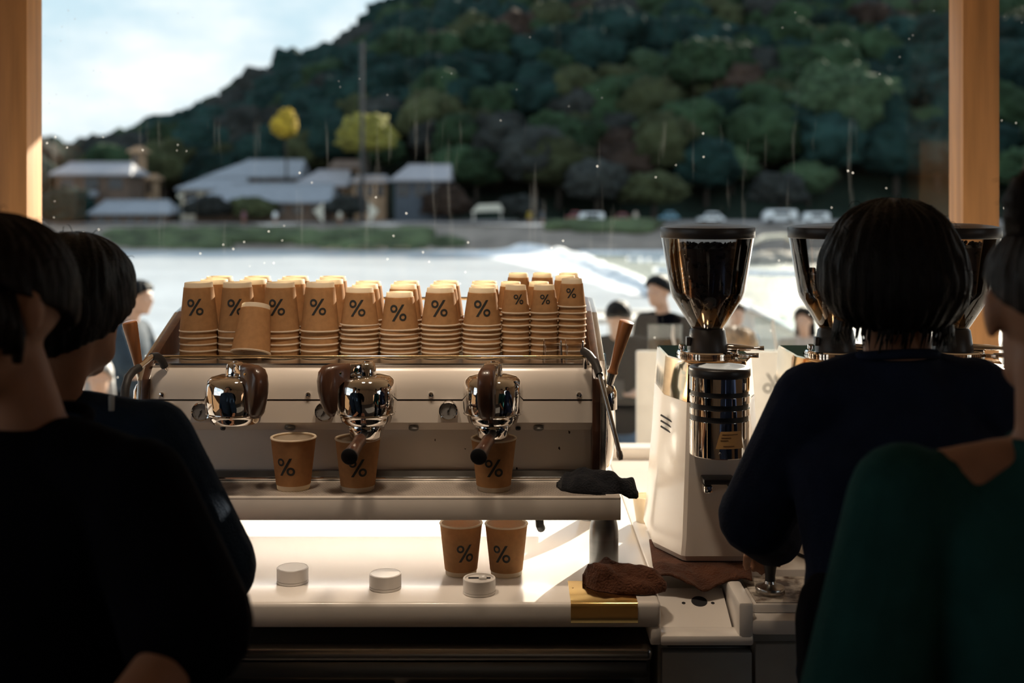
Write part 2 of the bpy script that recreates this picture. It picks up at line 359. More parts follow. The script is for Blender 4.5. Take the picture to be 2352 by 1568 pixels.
# ================================================================== THE ROOM
GD = 3.74                                                    # distance of the window pane
def room():
    struct('floor', MB().box(-3.5, 4.1, -2.4, GD, -.08, 0), M['floor_concrete'])
    struct('ceiling', MB().box(-3.5, 4.1, -2.4, GD+.1, 2.62, 2.72), M['plaster'])
    struct('trim_1', MB().box(-4.5, 6.5, GD+.1, 5.45, 2.64, 2.78), M['wall_wood'])          # the eave outside
    xl = X(97, 3.61)                                         # inner edge of the left post
    # both side walls stand open behind the bar
    mb = MB().box(-3.5, -3.4, 1.7, GD, 0, 2.62); mb.box(-3.5, -3.4, -2.4, -2.1, 0, 2.62); mb.box(-3.5, -3.4, -2.1, 1.7, 2.5, 2.62); mb.box(-3.5, -3.4, -2.1, 1.7, 0, 1.15); struct('wall_left', mb, M['wall_wood'])
    mb = MB().box(4.0, 4.1, .4, GD, 0, 2.62); mb.box(4.0, 4.1, -2.4, -1.6, 0, 2.62); mb.box(4.0, 4.1, -1.6, .4, 2.3, 2.62); mb.box(4.0, 4.1, -1.6, .4, 0, 1.3); struct('wall_right', mb, M['wall_wood'])
    struct('wall_back', MB().box(-3.5, 4.1, -2.4, -2.3, 0, 2.62), M['wall_wood'])
    mb = MB().box(-3.4, 4.0, GD-.05, GD+.05, 0, .84); mb.box(-3.4, 4.0, GD-.05, GD+.05, 2.50, 2.61)
    struct('wall_front', mb, M['wall_wood'])
    struct('trim_2', MB().box(-3.4, 4.0, GD-.03, GD+.06, .84, .925, .006), M['solid_surface'])    # sill
    pw = .104
    mb = MB(); mb.box(xl-.14, xl, 3.495, 3.61, .90, 2.62, .003); struct('trim_3', mb, M['cedar'])
    x0 = X(2212, 3.495); mb = MB(); mb.box(x0, x0+.105, 3.495, 3.61, .90, 2.62, .003); struct('trim_4', mb, M['cedar'])
    struct('window_1', MB().box(-3.39, 3.99, GD-.004, GD+.004, .925, 2.50), M['pane'], smooth=0)
room()

# ================================================================== COUNTER
CT = .90
XE = X(1518, 2.39)
def counter():
    t = thing('counter', 'long white counter with rounded front edge under the espresso machine and grinders', 'counter', (0, 2.9, 0))
    mb = MB(); mb.box(-2.25, XE, 2.385, GD-.05, .85, CT, .009, 3); part('worktop', mb, M['solid_surface'], t)
    mb = MB(); mb.box(XE, 3.05, 2.60, GD-.05, .85, CT-.0005, .004); part('worktop', mb, M['solid_surface'], t)
    mb = MB(); mb.box(XE-.021, XE+.0, 2.386, 2.60, .8165, .852, .004); part('apron', mb, M['solid_surface'], t)
    a, b = X(1696, 2.39), X(1731, 2.39)
    mb = MB(); mb.box(XE-.002, b, 2.386, 2.44, .8145, .8355, .006); mb.box(a, b, 2.387, 2.62, .8150, .9, .007); part('trough', mb, M['solid_surface'], t)
    mb = MB(); mb.box(b-.004, 3.05, 2.387, 2.62, .835, .866, .007); part('lower_ledge', mb, M['solid_surface'], t)
    # slanted panel in the trough, with its hole and two screws
    y0, z0, y1, z1 = 2.425, .829, 2.555, .874
    xa, xb = XE+.004, a-.004
    mb = MB(); mb.prism([(y0, z0), (y1, z1), (y1, z1-.02), (y0, z0-.012)], xa, xb, 'x'); p = part('chute_panel', mb, M['solid_surface'], t)
    T = Matrix.Translation(P(1606, 1384, 2.515)) @ Matrix.Rotation(math.atan2(z1-z0, y1-y0), 4, 'X')
    part('chute_hole', MB().lathe([(0, .004), (.0165, .004), (.0165, -.004), (0, -.004)], T=T @ Matrix.Translation((0, 0, .0)), seg=24), M['black_void'], p)
    for px in (1570, 1637):
        T = Matrix.Translation(P(px, 1387, 2.51)) @ Matrix.Rotation(math.atan2(z1-z0, y1-y0), 4, 'X')
        part('screw', MB().lathe([(0, .003), (.004, .003), (.004, -.002), (0, -.002)], T=T, seg=12), M['black_void'], p)
counter()
def under_counter():
    # stainless under-counter fridge
    xr = X(1500, 2.41)
    t = thing('counter_fridge', 'stainless steel undercounter fridge in shadow below the white worktop', 'fridge', (-.9, 2.7, 0))
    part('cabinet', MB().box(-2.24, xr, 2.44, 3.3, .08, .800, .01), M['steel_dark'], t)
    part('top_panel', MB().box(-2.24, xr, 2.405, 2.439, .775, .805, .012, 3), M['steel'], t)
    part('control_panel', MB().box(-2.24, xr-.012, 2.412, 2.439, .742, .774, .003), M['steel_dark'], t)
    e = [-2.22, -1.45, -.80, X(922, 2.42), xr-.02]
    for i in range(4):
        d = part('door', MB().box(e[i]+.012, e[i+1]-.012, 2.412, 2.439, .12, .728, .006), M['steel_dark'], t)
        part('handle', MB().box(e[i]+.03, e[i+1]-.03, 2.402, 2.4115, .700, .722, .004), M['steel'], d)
    t = thing('drawer_cabinet', 'grey drawer cabinet below the notch in the white counter', 'cabinet', (.38, 2.6, 0))
    part('cabinet', MB().box(xr+.012, .4725, 2.44, 3.3, .0, .812, .004), M['cab_grey'], t)
    part('recess', MB().box(X(1532, 2.44), X(1722, 2.44), 2.432, 2.4395, .797, .811), M['black_void'], t)
    part('drawer', MB().box(X(1520, 2.42), X(1726, 2.42), 2.412, 2.439, .46, .793, .003), M['cab_grey'], t)
    part('drawer', MB().box(X(1520, 2.42), X(1726, 2.42), 2.412, 2.439, .10, .45, .003), M['cab_grey'], t)
    t = thing('grey_cabinet', 'grey cabinet below the lower ledge behind the woman with bobbed hair', 'cabinet', (1.2, 2.6, 0))
    part('cabinet', MB().box(.478, 3.05, 2.43, 3.3, .0, .833, .004), M['cab_grey'], t)
    for i in range(4): part('door', MB().box(.482+i*.6, 1.076+i*.6, 2.412, 2.429, .06, .81, .003), M['cab_grey'], t)
under_counter()

# ================================================================== PERCENT MARK, mapped onto a cone or a plane
def percent(mb, size, fn, bar=.13):
    # fn maps (u, v) in metres to a point; the mark is a ring, a slash and a ring
    def ring(cu, cv, ro, ri, n=28):
        vs = []; fs = []
        for i in range(n):
            a = 2*PI*i/n; vs += [fn(cu+ro*math.cos(a), cv+ro*math.sin(a)), fn(cu+ri*math.cos(a), cv+ri*math.sin(a))]
        for i in range(n): j = (i+1) % n; fs.append((2*i, 2*j, 2*j+1, 2*i+1))
        mb.add(vs, fs)
    s = size; ring(-.29*s, .26*s, .225*s, .225*s-bar*s*.88); ring(.28*s, -.25*s, .24*s, .24*s-bar*s*.95)
    p0, p1, hw = (-.30*s, -.5*s), (.31*s, .5*s), bar*s*.62; n = 6; vs = []; fs = []
    for i in range(n+1):
        t = i/n; u = p0[0]+(p1[0]-p0[0])*t; v = p0[1]+(p1[1]-p0[1])*t; vs += [fn(u-hw, v), fn(u+hw, v)]
    for i in range(n): fs.append((2*i, 2*i+1, 2*i+3, 2*i+2))
    mb.add(vs, fs)

# ================================================================== PAPER CUPS
def make_cup(h, rb, rt, ms, mv, mark=True, lab=None):
    # upright, origin in the middle of the base; rb, rt = radius at base and rim; ms, mv = size and height of the printed mark
    t = thing('paper_cup', lab, 'cup')
    def R(z): return rb+(rt-rb)*z/h
    band = .0105
    lin = MB().lathe([(0, .004), (rb-.0035, .004), (rb-.0015, 0), (rb-.0006, .001), (R(band)-.0006, band+.003), (R(band)-.0022, band+.003), (R(h)-.0020, h-.001), (R(h)-.0030, h-.001), (R(.012)-.0032, .008), (0, .008)], seg=40)
    part('liner', lin, M['cup_white'], t)
    sl = MB().lathe([(R(band)-.0004, band), (R(band)+.0002, band), (R(h-.002), h-.0018), (R(h-.002)-.0014, h-.0018), (R(band)-.0012, band+.001)], seg=40)
    part('sleeve', sl, M['kraft'], t)
    part('rim', MB().lathe([(rt-.0016+.0028*math.cos(a), h-.0022+.0022*math.sin(a)) for a in [2*PI*i/8 for i in range(8)]], seg=40, closed=True), M['cup_white'], t)
    if mark:
        mb = MB()
        def fn(u, v):
            z = mv+v; r = R(z)+.0005; a = -PI/2+u/r; return V(r*math.cos(a), r*math.sin(a), z)
        percent(mb, ms, fn); part('percent_mark', mb, M['ink'], t, label='printed black percent sign')
    return t
def strip(t, names):
    for c in list(t.children):
        if c.name.split('.')[0] in names: bpy.data.objects.remove(c)
DK = 1.3385                                                  # top of the machine's cup deck
def cups():
    # (px of the axis, distance, kind, how many, turn of the mark)
    kinds = {'L': (.1075, .0312, .0425, .036, .052, .0144), 'M': (.083, .0298, .0425, .036, .043, .0101), 'S': (.0625, .0228, .0316, .0215, .030, .01385)}
    protos = {}
    lift = V(0, -30, -60)
    for k, (h, rb, rt, ms, mv, sp) in kinds.items():
        protos[k] = make_cup(h, rb, rt, ms, mv, True); protos[k+'0'] = make_cup(h, rb, rt, ms, mv, False)
    rows = [('front', 2.70, [(457, 'L', 5, .03), (546.5, 'L', 5, .10), (645, 'L', 5, -.04), (734, 'L', 5, .02), (826, 'M', 8, -.03), (917.5, 'M', 7, .0), (1012, 'M', 8, .0), (1106, 'M', 8, .03), (1184.5, 'S', 8, .25), (1249, 'S', 8, .05), (1312, 'S', 9, -.1)]),
            ('middle', 2.795, [(492, 'L', 5, 0), (583, 'L', 5, 0), (667, 'L', 5, 0), (757, 'L', 5, 0), (838, 'M', 8, 0), (925, 'M', 8, 0), (1018, 'M', 8, 0), (1112, 'M', 8, 0), (1174, 'S', 8, 0), (1237, 'S', 8, 0), (1299, 'S', 9, 0)]),
            ('back', 2.892, [(505, 'L', 5, 0), (592, 'L', 5, 0), (680, 'L', 5, 0), (765, 'L', 5, 0), (848, 'M', 8, 0), (934, 'M', 8, 0), (1024, 'M', 8, 0), (1112, 'M', 8, 0), (1190, 'S', 9, 0), (1247, 'S', 9, 0), (1306, 'S', 9, 0)])]
    for row, D, st in rows:
        for i, (px, k, n, turn) in enumerate(st):
            h, rb, rt, ms, mv, sp = kinds[k]; x = X(px, D); rd = random.Random(i*7+len(row))
            jx = jy = 0
            for q in range(n):                                # q = 0 is the lowest cup
                top = q == n-1
                c = copy_tree(protos[k if top and row == 'front' else k+'0'])
                jx += rd.uniform(-.0006, .0006); jy += rd.uniform(-.0006, .0006)
                tx, ty = (rd.uniform(-.012, .012), rd.uniform(-.012, .012)) if q > 1 else (0, 0)
                c.location = (x+jx, D+jy, DK+.0008+h+q*sp); c.rotation_euler = (PI+tx, ty, PI+turn if top else rd.uniform(0, 6))
                sz = {'L': 'tall', 'M': 'medium', 'S': 'small'}[k]
                c['label'] = (f'{sz} upside-down kraft cup, top of the {ORD[i+1]} {row}-row stack from the left' if top else
                              f'{sz} upside-down kraft cup, {ORD[n-q]} from the top of the {ORD[i+1]} {row}-row stack')
                c['group'] = 'kraft cups stacked on the espresso machine'
    # the loose cup leaning in front of the stacks
    c = copy_tree(protos['L0']); c['label'] = 'plain kraft cup leaning upside down against the stacks on the machine rail'
    ang = math.radians(18); h = .1075
    ax = V(.05, math.tan(ang), 1).normalized()               # axis of the tilted cup (rim to base)
    base = V(X(575, 2.63), 2.632, DK+.0165)+ax*h
    q = ax.to_track_quat('Z', 'Y').to_matrix().to_4x4() @ Matrix.Rotation(PI, 4, 'X')
    c.location = base; c.rotation_euler = q.to_euler(); c['group'] = 'loose kraft cups'
    for p in protos.values():
        for ch in list(p.children): bpy.data.objects.remove(ch)
        bpy.data.objects.remove(p)
    # cups on the drip tray and on the counter
    data = [(674, 2.545, TT, -.22, 'upright kraft cup on the drip tray under the empty first group head'), (822, 2.535, TT, .12, 'upright kraft cup on the drip tray under the middle portafilter'),
            (1134, 2.535, TT, .02, 'upright kraft cup on the drip tray under the portafilter beside the steam wand'),
            (1059, 2.570, CT, .27, 'upright kraft cup on the counter under the tray, one with a white puck touching'), (1163, 2.565, CT, -.26, 'upright kraft cup on the counter under the tray, next to the machine foot')]
    data[3] = (*data[3][:4], 'upright kraft cup on the counter under the tray, behind the slotted white puck')
    first = None
    for px, D, z, turn, lab in data:
        if z == TT: c = make_cup(.1085, .0345, .0470, .037, .052, True) if first is None else copy_tree(first); first = first or c
        else: c = copy_tree(first)
        c.location = (X(px, D), D, z+.0006); c.rotation_euler = (0, 0, turn); c['label'] = lab; c['group'] = 'upright kraft cups'
        if z == CT: c.scale = (.955, .955, 1.0)

# ================================================================== ESPRESSO MACHINE
TT = 1.0856                                                  # top of the drip tray
def machine():
    S = 2.58
    xl, xr = X(345, S), X(1360, S); xm = (xl+xr)/2
    t = thing('espresso_machine', 'white three-group espresso machine with wooden paddles and kraft cups on top', 'espresso machine', (xm, 2.85, CT))
    # body: profile in depth and height
    prof = [(2.605, 1.3365)]
    for i in range(9):
        a = PI/2*i/8; prof.append((2.612-.032*math.sin(a), 1.2865+.05*math.cos(a)))
    prof += [(2.58, 1.2655)]
    body = MB().prism(prof[1:]+[(2.60, 1.262), (3.05, 1.262), (3.05, 1.3365)], xl, xr, 'x')
    part('top_shell', body, M['white_enamel'], t, 30)
    part('front_panel', MB().prism([(2.58, 1.2615), (2.58, 1.216), (2.622, 1.193), (2.66, 1.193), (2.66, 1.2615)], xl, xr, 'x'), M['white_enamel'], t, 20)
    part('splash_panel', MB().box(xl, xr, 2.625, 2.65, 1.05, 1.1928), M['white_spotted'], t)
    part('rear_body', MB().box(xl, xr, 2.651, 3.06, 1.045, 1.2612, .004), M['white_enamel'], t)
    part('added_sun_block', MB().box(xl, xr, 2.98, 3.055, .985, 1.0449, .004), M['white_enamel'], t)  # unseen box added to shorten the sun patch under the machine
    part('cup_deck', MB().box(xl+.004, xr-.004, 2.602, 3.045, 1.3345, DK-.0002), M['steel'], t)
    part('cup_rail', MB().tube([(xl, 2.592, Z(819, 2.592)), (xr, 2.592, Z(819, 2.592))], .0034, 10), M['gold_rail'], t)
    part('rear_rail', MB().tube([(xl, 3.03, 1.44), (xr, 3.03, 1.44)], .004, 8), M['gold_rail'], t)
    mb = MB(); mb.box(xl, xr, 2.612, 2.6245, 1.064, 1.107); part('splash_strip', mb, M['steel_dark'], t)
    part('tray_rail', MB().tube([(xl, 2.612, 1.0905), (xr, 2.612, 1.0905)], .0035, 8), M['chrome'], t)
    # drip tray
    x0, x1 = xm-(X(1426, 2.465)-xm), X(1426, 2.465)
    tr = part('drip_tray', MB().box(x0, x1, 2.465, 2.622, 1.040, TT-.0022, .0016), M['white_enamel'], t)
    mb = MB(); mb.box(x0+.002, x1-.03, 2.480, 2.600, TT-.003, TT); part('grille', mb, M['grille'], tr)
    mb = MB()
    mb.box(x0, x1, 2.465, 2.4795, TT-.004, TT+.0012, .001); mb.box(x0, x1-.03, 2.6005, 2.6105, TT-.004, TT+.001, .001); mb.box(x1-.0295, x1, 2.480, 2.622, TT-.004, TT+.001, .001)
    part('tray_rim', mb, M['white_enamel'], tr)
    # side panels rising towards the back, wooden edge and steel cheek
    sp = [(2.60, 1.045), (2.572, 1.20), (2.566, 1.262), (2.578, 1.308), (2.615, 1.345), (2.70, 1.374), (2.86, 1.425), (3.0, 1.446), (3.09, 1.440), (3.12, 1.40), (3.12, 1.045)]
    for s_, xa in ((1, xr), (-1, xl)):
        a, b = sorted((xa, xa+s_*.0175)); sd_ = part('side_panel', MB().prism(sp, a, b, 'x', .002), M['walnut'], t, 30)
        a, b = sorted((xa+s_*.0178, xa+s_*.031)); q = [(y+.016, z-.004) for y, z in sp[:-2]]+[(3.10, 1.39), (3.10, 1.045)]
        part('cheek_plate', MB().prism(q, a, b, 'x', .002), M['steel'], sd_, 30)
        # bowed steel side cover
        secs = []
        for i in range(11):
            u = i/10; z = 1.07+(1.335-1.07)*u; w_ = .012+.024*math.sin(PI*min(1, u*1.15+.05))**.6 if u < .9 else .014
            secs.append((V(xa+s_*.031, 2.80, z), V(s_*w_, 0, 0), V(0, .15*math.sqrt(max(.05, 1-(2*u-1)**4)), 0)))
        part('side_cover', MB().loft(secs, 24), M['chrome'], sd_, 60)
    part('led_strip', MB().box(xl+.06, xr-.06, 2.715, 2.73, 1.036, 1.0425), M['led'], t, label='white light strip under the machine')
    # feet
    for px, D in ((1387, 2.64),):
        for sx in (X(px, D), 2*xm-X(px, D)):
            for yy in (2.64, 3.0):
                secs = []
                for i in range(13):
                    u = i/12; z = CT+.0005+(1.041-CT)*u; r = .0315*(1-max(0, (u-.45)/.55)**2.0*.85); secs.append((V(sx, yy, z), V(r, 0, 0), V(0, r*.7, 0)))
                part('foot', MB().loft(secs, 22), M['steel_dark'], t, 60)
    # group heads
    for n, (px, pad, pf) in enumerate(((541, 'right', 0), (842, 'left', 1), (1132, 'front', 1))):
        D = 2.512; x = X(px, D); c = (x, D, 0)
        zt, zb = Z(862, D), Z(957, D)
        r = .0625
        prof = [(0, zt+.002), (.030, zt+.002), (.048, zt-.0015), (.0565, zt-.0075), (.0612, zt-.019), (r, zt-.034), (r, zt-.048), (.0612, zt-.066), (.0592, zb+.011), (.0575, zb+.006), (.0545, zb+.004), (.054, zb), (.052, zb-.004), (.050, zb-.010), (.046, zb-.0125), (0, zb-.0125)]
        g = part('group_head', MB().lathe(prof, c, 48), M['chrome'], t, 50)
        part('group_neck', MB().box(x-.04, x+.04, D+.02, 2.585, zb+.01, zt-.012, .012, 3), M['chrome'], g)
        part('group_ring', MB().lathe([(.0588+.0022*math.cos(a), zb+.009+.002*math.sin(a)) for a in [2*PI*i/8 for i in range(8)]], c, 48, closed=True), M['chrome'], g)
        zc = Z(831, D)
        part('group_cap', MB().lathe([(0, zc+.002), (.006, zc+.002), (.0065, zc), (.014, zc-.0005), (.0175, zc-.004), (.0195, zc-.014), (.0205, zt+.006), (.0205, zt+.002), (0, zt+.002)], c, 28), M['chrome'], g, 50)
        ang = math.radians({'right': -46, 'left': 207, 'front': -98}[pad])
        T = Matrix.Translation((x, D, 0)) @ Matrix.Rotation(ang, 4, 'Z')
        # paddle outline in (out from the axis, height): metal clamp then wooden blade
        zz = lambda py: Z(py, D)
        # the wood blade wraps round the shoulder of the bell
        ol = [(.038, zz(831)), (.075, zz(831)), (.092, zz(835)), (.101, zz(848)), (.104, zz(868)), (.102, zz(892)), (.096, zz(918)), (.088, zz(940)), (.080, zz(949)), (.072, zz(948)), (.0665, zz(935)), (.0655, zz(908)), (.0655, zz(890)), (.0610, zz(876)), (.050, zz(866)), (.038, zz(862))]
        def blade(w_, bulge):
            mb = MB(); n_ = len(ol); cx_ = sum(p[0] for p in ol)/n_; cz_ = sum(p[1] for p in ol)/n_
            vs, fs = [], []
            lay = [(-1, .80), (-.8, .93), (-.45, 1), (0, 1.0), (.45, 1), (.8, .93), (1, .80)]
            for y, s_ in lay:
                for u, v in ol: vs.append(V(max(.038, cx_+(u-cx_)*s_), y*w_, cz_+(v-cz_)*s_))
            m_ = len(lay)
            for i in range(m_-1):
                for k in range(n_): j = (k+1) % n_; fs.append((i*n_+k, i*n_+j, (i+1)*n_+j, (i+1)*n_+k))
            fs.append(tuple(range(n_))[::-1]); fs.append(tuple((m_-1)*n_+k for k in range(n_)))
            return MB().add([T @ v for v in vs], fs)
        pd = part('paddle', blade(.0165, 0), M['walnut'], g, 60, label='wooden brew paddle')
        mb = MB(); mb.box(.014, .0400, -.0145, .0145, zz(861), zz(832), .003, T=T); part('paddle_clamp', mb, M['chrome'], pd)
        for s_ in (-1, 1):
            mb = MB(); mb.lathe([(0, .0015), (.0022, .0015), (.0026, 0), (0, 0)], T=T @ Matrix.Translation((.062, s_*.0162, zz(850))) @ Matrix.Rotation(-s_*PI/2, 4, 'X'), seg=10); part('pin', mb, M['brass'], pd)
        if pf:                                               # portafilter locked into the group
            zp = zb-.0128
            f = part('portafilter', MB().lathe([(0, zp), (.036, zp), (.0375, zp-.002), (.0375, zp-.012), (.035, zp-.016), (.033, zp-.026), (.022, zp-.034), (0, zp-.036)], c, 36), M['chrome'], g, 50)
            part('spout', MB().tube([(x, D, zp-.034), (x, D, zp-.046)], [.008, .006], 12), M['chrome'], f)
            e = P(px-40 if n == 1 else px-33, 1049, 2.355); d0 = V(x, D-.034, zp-.014)
            dirv = (e-d0)
            part('portafilter_neck', MB().tube([d0, d0+dirv*.28], [.0085, .0075], 14), M['black_plastic'], f)
            pts = [d0+dirv*q for q in (.24, .32, .45, .65, .85, .97)]
            part('handle', MB().tube(pts, [.0105, .0135, .0120, .0128, .0150, .0158], 22), M['walnut'], f, 60)
            part('handle_end', MB().tube([d0+dirv*.968, d0+dirv*1.0, d0+dirv*1.01], [.0165, .0165, .014], 24), M['black_plastic'], f)
    # pressure gauges
    for px, py, ang in ((462, 945, 2.0), (745, 945, 2.2), (1030, 943, -1.1)):
        D = 2.572; c = P(px, py, D); T = Matrix.Rotation(PI/2, 4, 'X'); rr = X(px+22.5, D)-X(px, D)
        g = part('gauge', MB().lathe([(0, 0), (rr-.0035, 0), (rr-.003, .004), (rr-.001, .005), (rr, .003), (rr, -.01), (0, -.01)], c, 32, T), M['chrome'], t, 50)
        part('dial', MB().lathe([(0, .0012), (rr-.0036, .0012), (rr-.0036, 0), (0, 0)], c, 28, T), M['dial'], g)
        mb = MB(); T2 = Matrix.Translation(c+V(0, -.0022, 0)) @ Matrix.Rotation(ang, 4, 'Y')
        mb.box(-.004, .0125, -.0004, .0004, -.0007, .0007, T=T2); mb.lathe([(0, .001), (.0022, .001), (.0022, -.001), (0, -.001)], c+V(0, -.0024, 0), 10, T); part('needle', mb, M['ink'], g)
        mb = MB()
        for k in range(9):
            a = math.radians(-220+k*32.5); p = c+V(math.cos(a), 0, -math.sin(a))*(rr-.0062)+V(0, -.0016, 0); mb.box(p.x-.0006, p.x+.0006, p.y-.0002, p.y+.0002, p.z-.0006, p.z+.0006)
        part('dial_marks', mb, M['ink'], g, kind='stuff')
    for px in (372, 708, 990, 1330):
        c = P(px, 906, 2.579); part('bolt', MB().lathe([(0, .004), (.003, .004), (.0052, .0028), (.0056, .0), (.0056, -.002), (0, -.002)], c, 14, Matrix.Rotation(PI/2, 4, 'X')), M['chrome'], t)
    for px, r in ((512, .0055), (666, .0115), (950, .011), (1190, .0058), (1237, .011)):
        T = Matrix.Translation(P(px, 985 if px != 666 else 984, 2.598)) @ Matrix.Rotation(PI-math.atan2(.023, .042)*1.0, 4, 'X')
        part('cover_plate' if r > .01 else 'sensor', MB().lathe([(0, .0018), (r*.8, .0018), (r, 0), (r, -.004), (0, -.004)], T=T, seg=20), M['steel_dark'] if r > .01 else M['black_plastic'], t)
    c = P(487, 857, 2.60); part('cap_screw', MB().lathe([(0, .002), (.008, .002), (.0095, 0), (.0095, -.004), (0, -.004)], c, 18, Matrix.Rotation(math.radians(40), 4, 'X')), M['chrome'], t)
    # rocker switch on the far left of the front
    c = P(386, 940, 2.576); T = Matrix.Rotation(PI/2, 4, 'X')
    sw = part('switch', MB().lathe([(.009, .001), (.010, .005), (.0135, .006), (.0155, .004), (.0155, -.004), (.009, -.004)], c, 24, T, closed=True), M['chrome'], t, 50)
    part('switch_button', MB().lathe([(0, .004), (.0075, .003), (.0088, 0), (0, 0)], c, 18, T), M['black_plastic'], sw)
    # steam wand beside the grinders
    b = P(1345, 853, 2.60)
    wd = part('steam_wand', MB().tube([b+V(0, 0, -.004), P(1343, 815, 2.595), P(1341, 807, 2.58)], .0052, 14), M['chrome'], t, 60)
    part('wand_flange', MB().lathe([(0, .006), (.009, .006), (.015, .003), (.0165, 0), (.0165, -.006), (0, -.006)], P(1346, 858, 2.60), 24, Matrix.Rotation(math.radians(28), 4, 'X')), M['chrome'], wd, 50)
    part('wand_grip', MB().tube([P(1340, 806, 2.575), P(1352, 814, 2.555), P(1366, 832, 2.525), P(1373, 848, 2.505), P(1377, 862, 2.49)], [.0082, .0085, .0085, .0085, .0078], 16), M['black_rubber'], wd, 60)
    part('wand_pipe', MB().tube([P(1377, 860, 2.492), P(1399, 945, 2.46), P(1418, 1020, 2.44), P(1424, 1046, 2.435)], [.0046, .0046, .0046, .0046], 14), M['steel'], wd, 60)
    part('wand_tip', MB().tube([P(1422, 1036, 2.437), P(1424, 1047, 2.435), P(1426, 1056, 2.432)], [.0058, .0066, .0045], 14), M['steel'], wd, 60)
    # steam wand on the other side, with black sleeves
    b = P(388, 856, 2.60)
    wd = part('steam_wand', MB().tube([b, P(376, 838, 2.585)], .0056, 14), M['chrome'], t, 60)
    part('wand_flange', MB().lathe([(0, .006), (.009, .006), (.015, .003), (.0165, 0), (.0165, -.006), (0, -.006)], P(390, 860, 2.60), 24, Matrix.Rotation(math.radians(28), 4, 'X')), M['chrome'], wd, 50)
    part('wand_grip', MB().tube([P(378, 841, 2.586), P(371, 826, 2.575), P(360, 818, 2.56), P(348, 819, 2.545)], [.0082, .0085, .0085, .008], 16), M['black_rubber'], wd, 60)
    part('wand_pipe', MB().tube([P(350, 818, 2.547), P(316, 847, 2.50)], .0058, 14), M['chrome'], wd, 60)
    part('wand_sleeve', MB().tube([P(320, 844, 2.503), P(305, 853, 2.485), P(294, 868, 2.465), P(288, 890, 2.45), P(285, 930, 2.44), P(283, 1010, 2.43)], .0085, 16), M['black_rubber'], wd, 60)
    # steam levers
    for (xb_, yb), (xt, yt), s_ in (((1403, 868), (1440, 737), 1), ((324, 866), (297, 738), -1)):
        D = 2.64; a, e = P(xb_, yb, D), P(xt, yt, D-.02); d = e-a
        lv = part('steam_lever', MB().tube([a-d*.12, a+d*.02, a+d*.10], [.0085, .0095, .0112], 20), M['steel'], t, 50)
        part('handle', MB().tube([a+d*q for q in (.095, .115, .14, .22, .4, .6, .8, .95, .99, 1.0)], [.0118, .0122, .0102, .0094, .0108, .0128, .0148, .0162, .0155, .012], 24), M['handle_wood'], lv, 60)
        part('valve_dome', MB().lathe([(0, .028), (.010, .026), (.018, .020), (.023, .008), (.024, -.01), (.024, -.03), (0, -.03)], a-d*.30, 28), M['chrome'], lv, 60)
    # hose stub under the tray
    part('drain_hose', MB().tube([P(1238, 1180, 2.58), P(1240, 1206, 2.58), P(1243, 1213, 2.59)], .009, 12), M['black_rubber'], t)
machine()
cups()
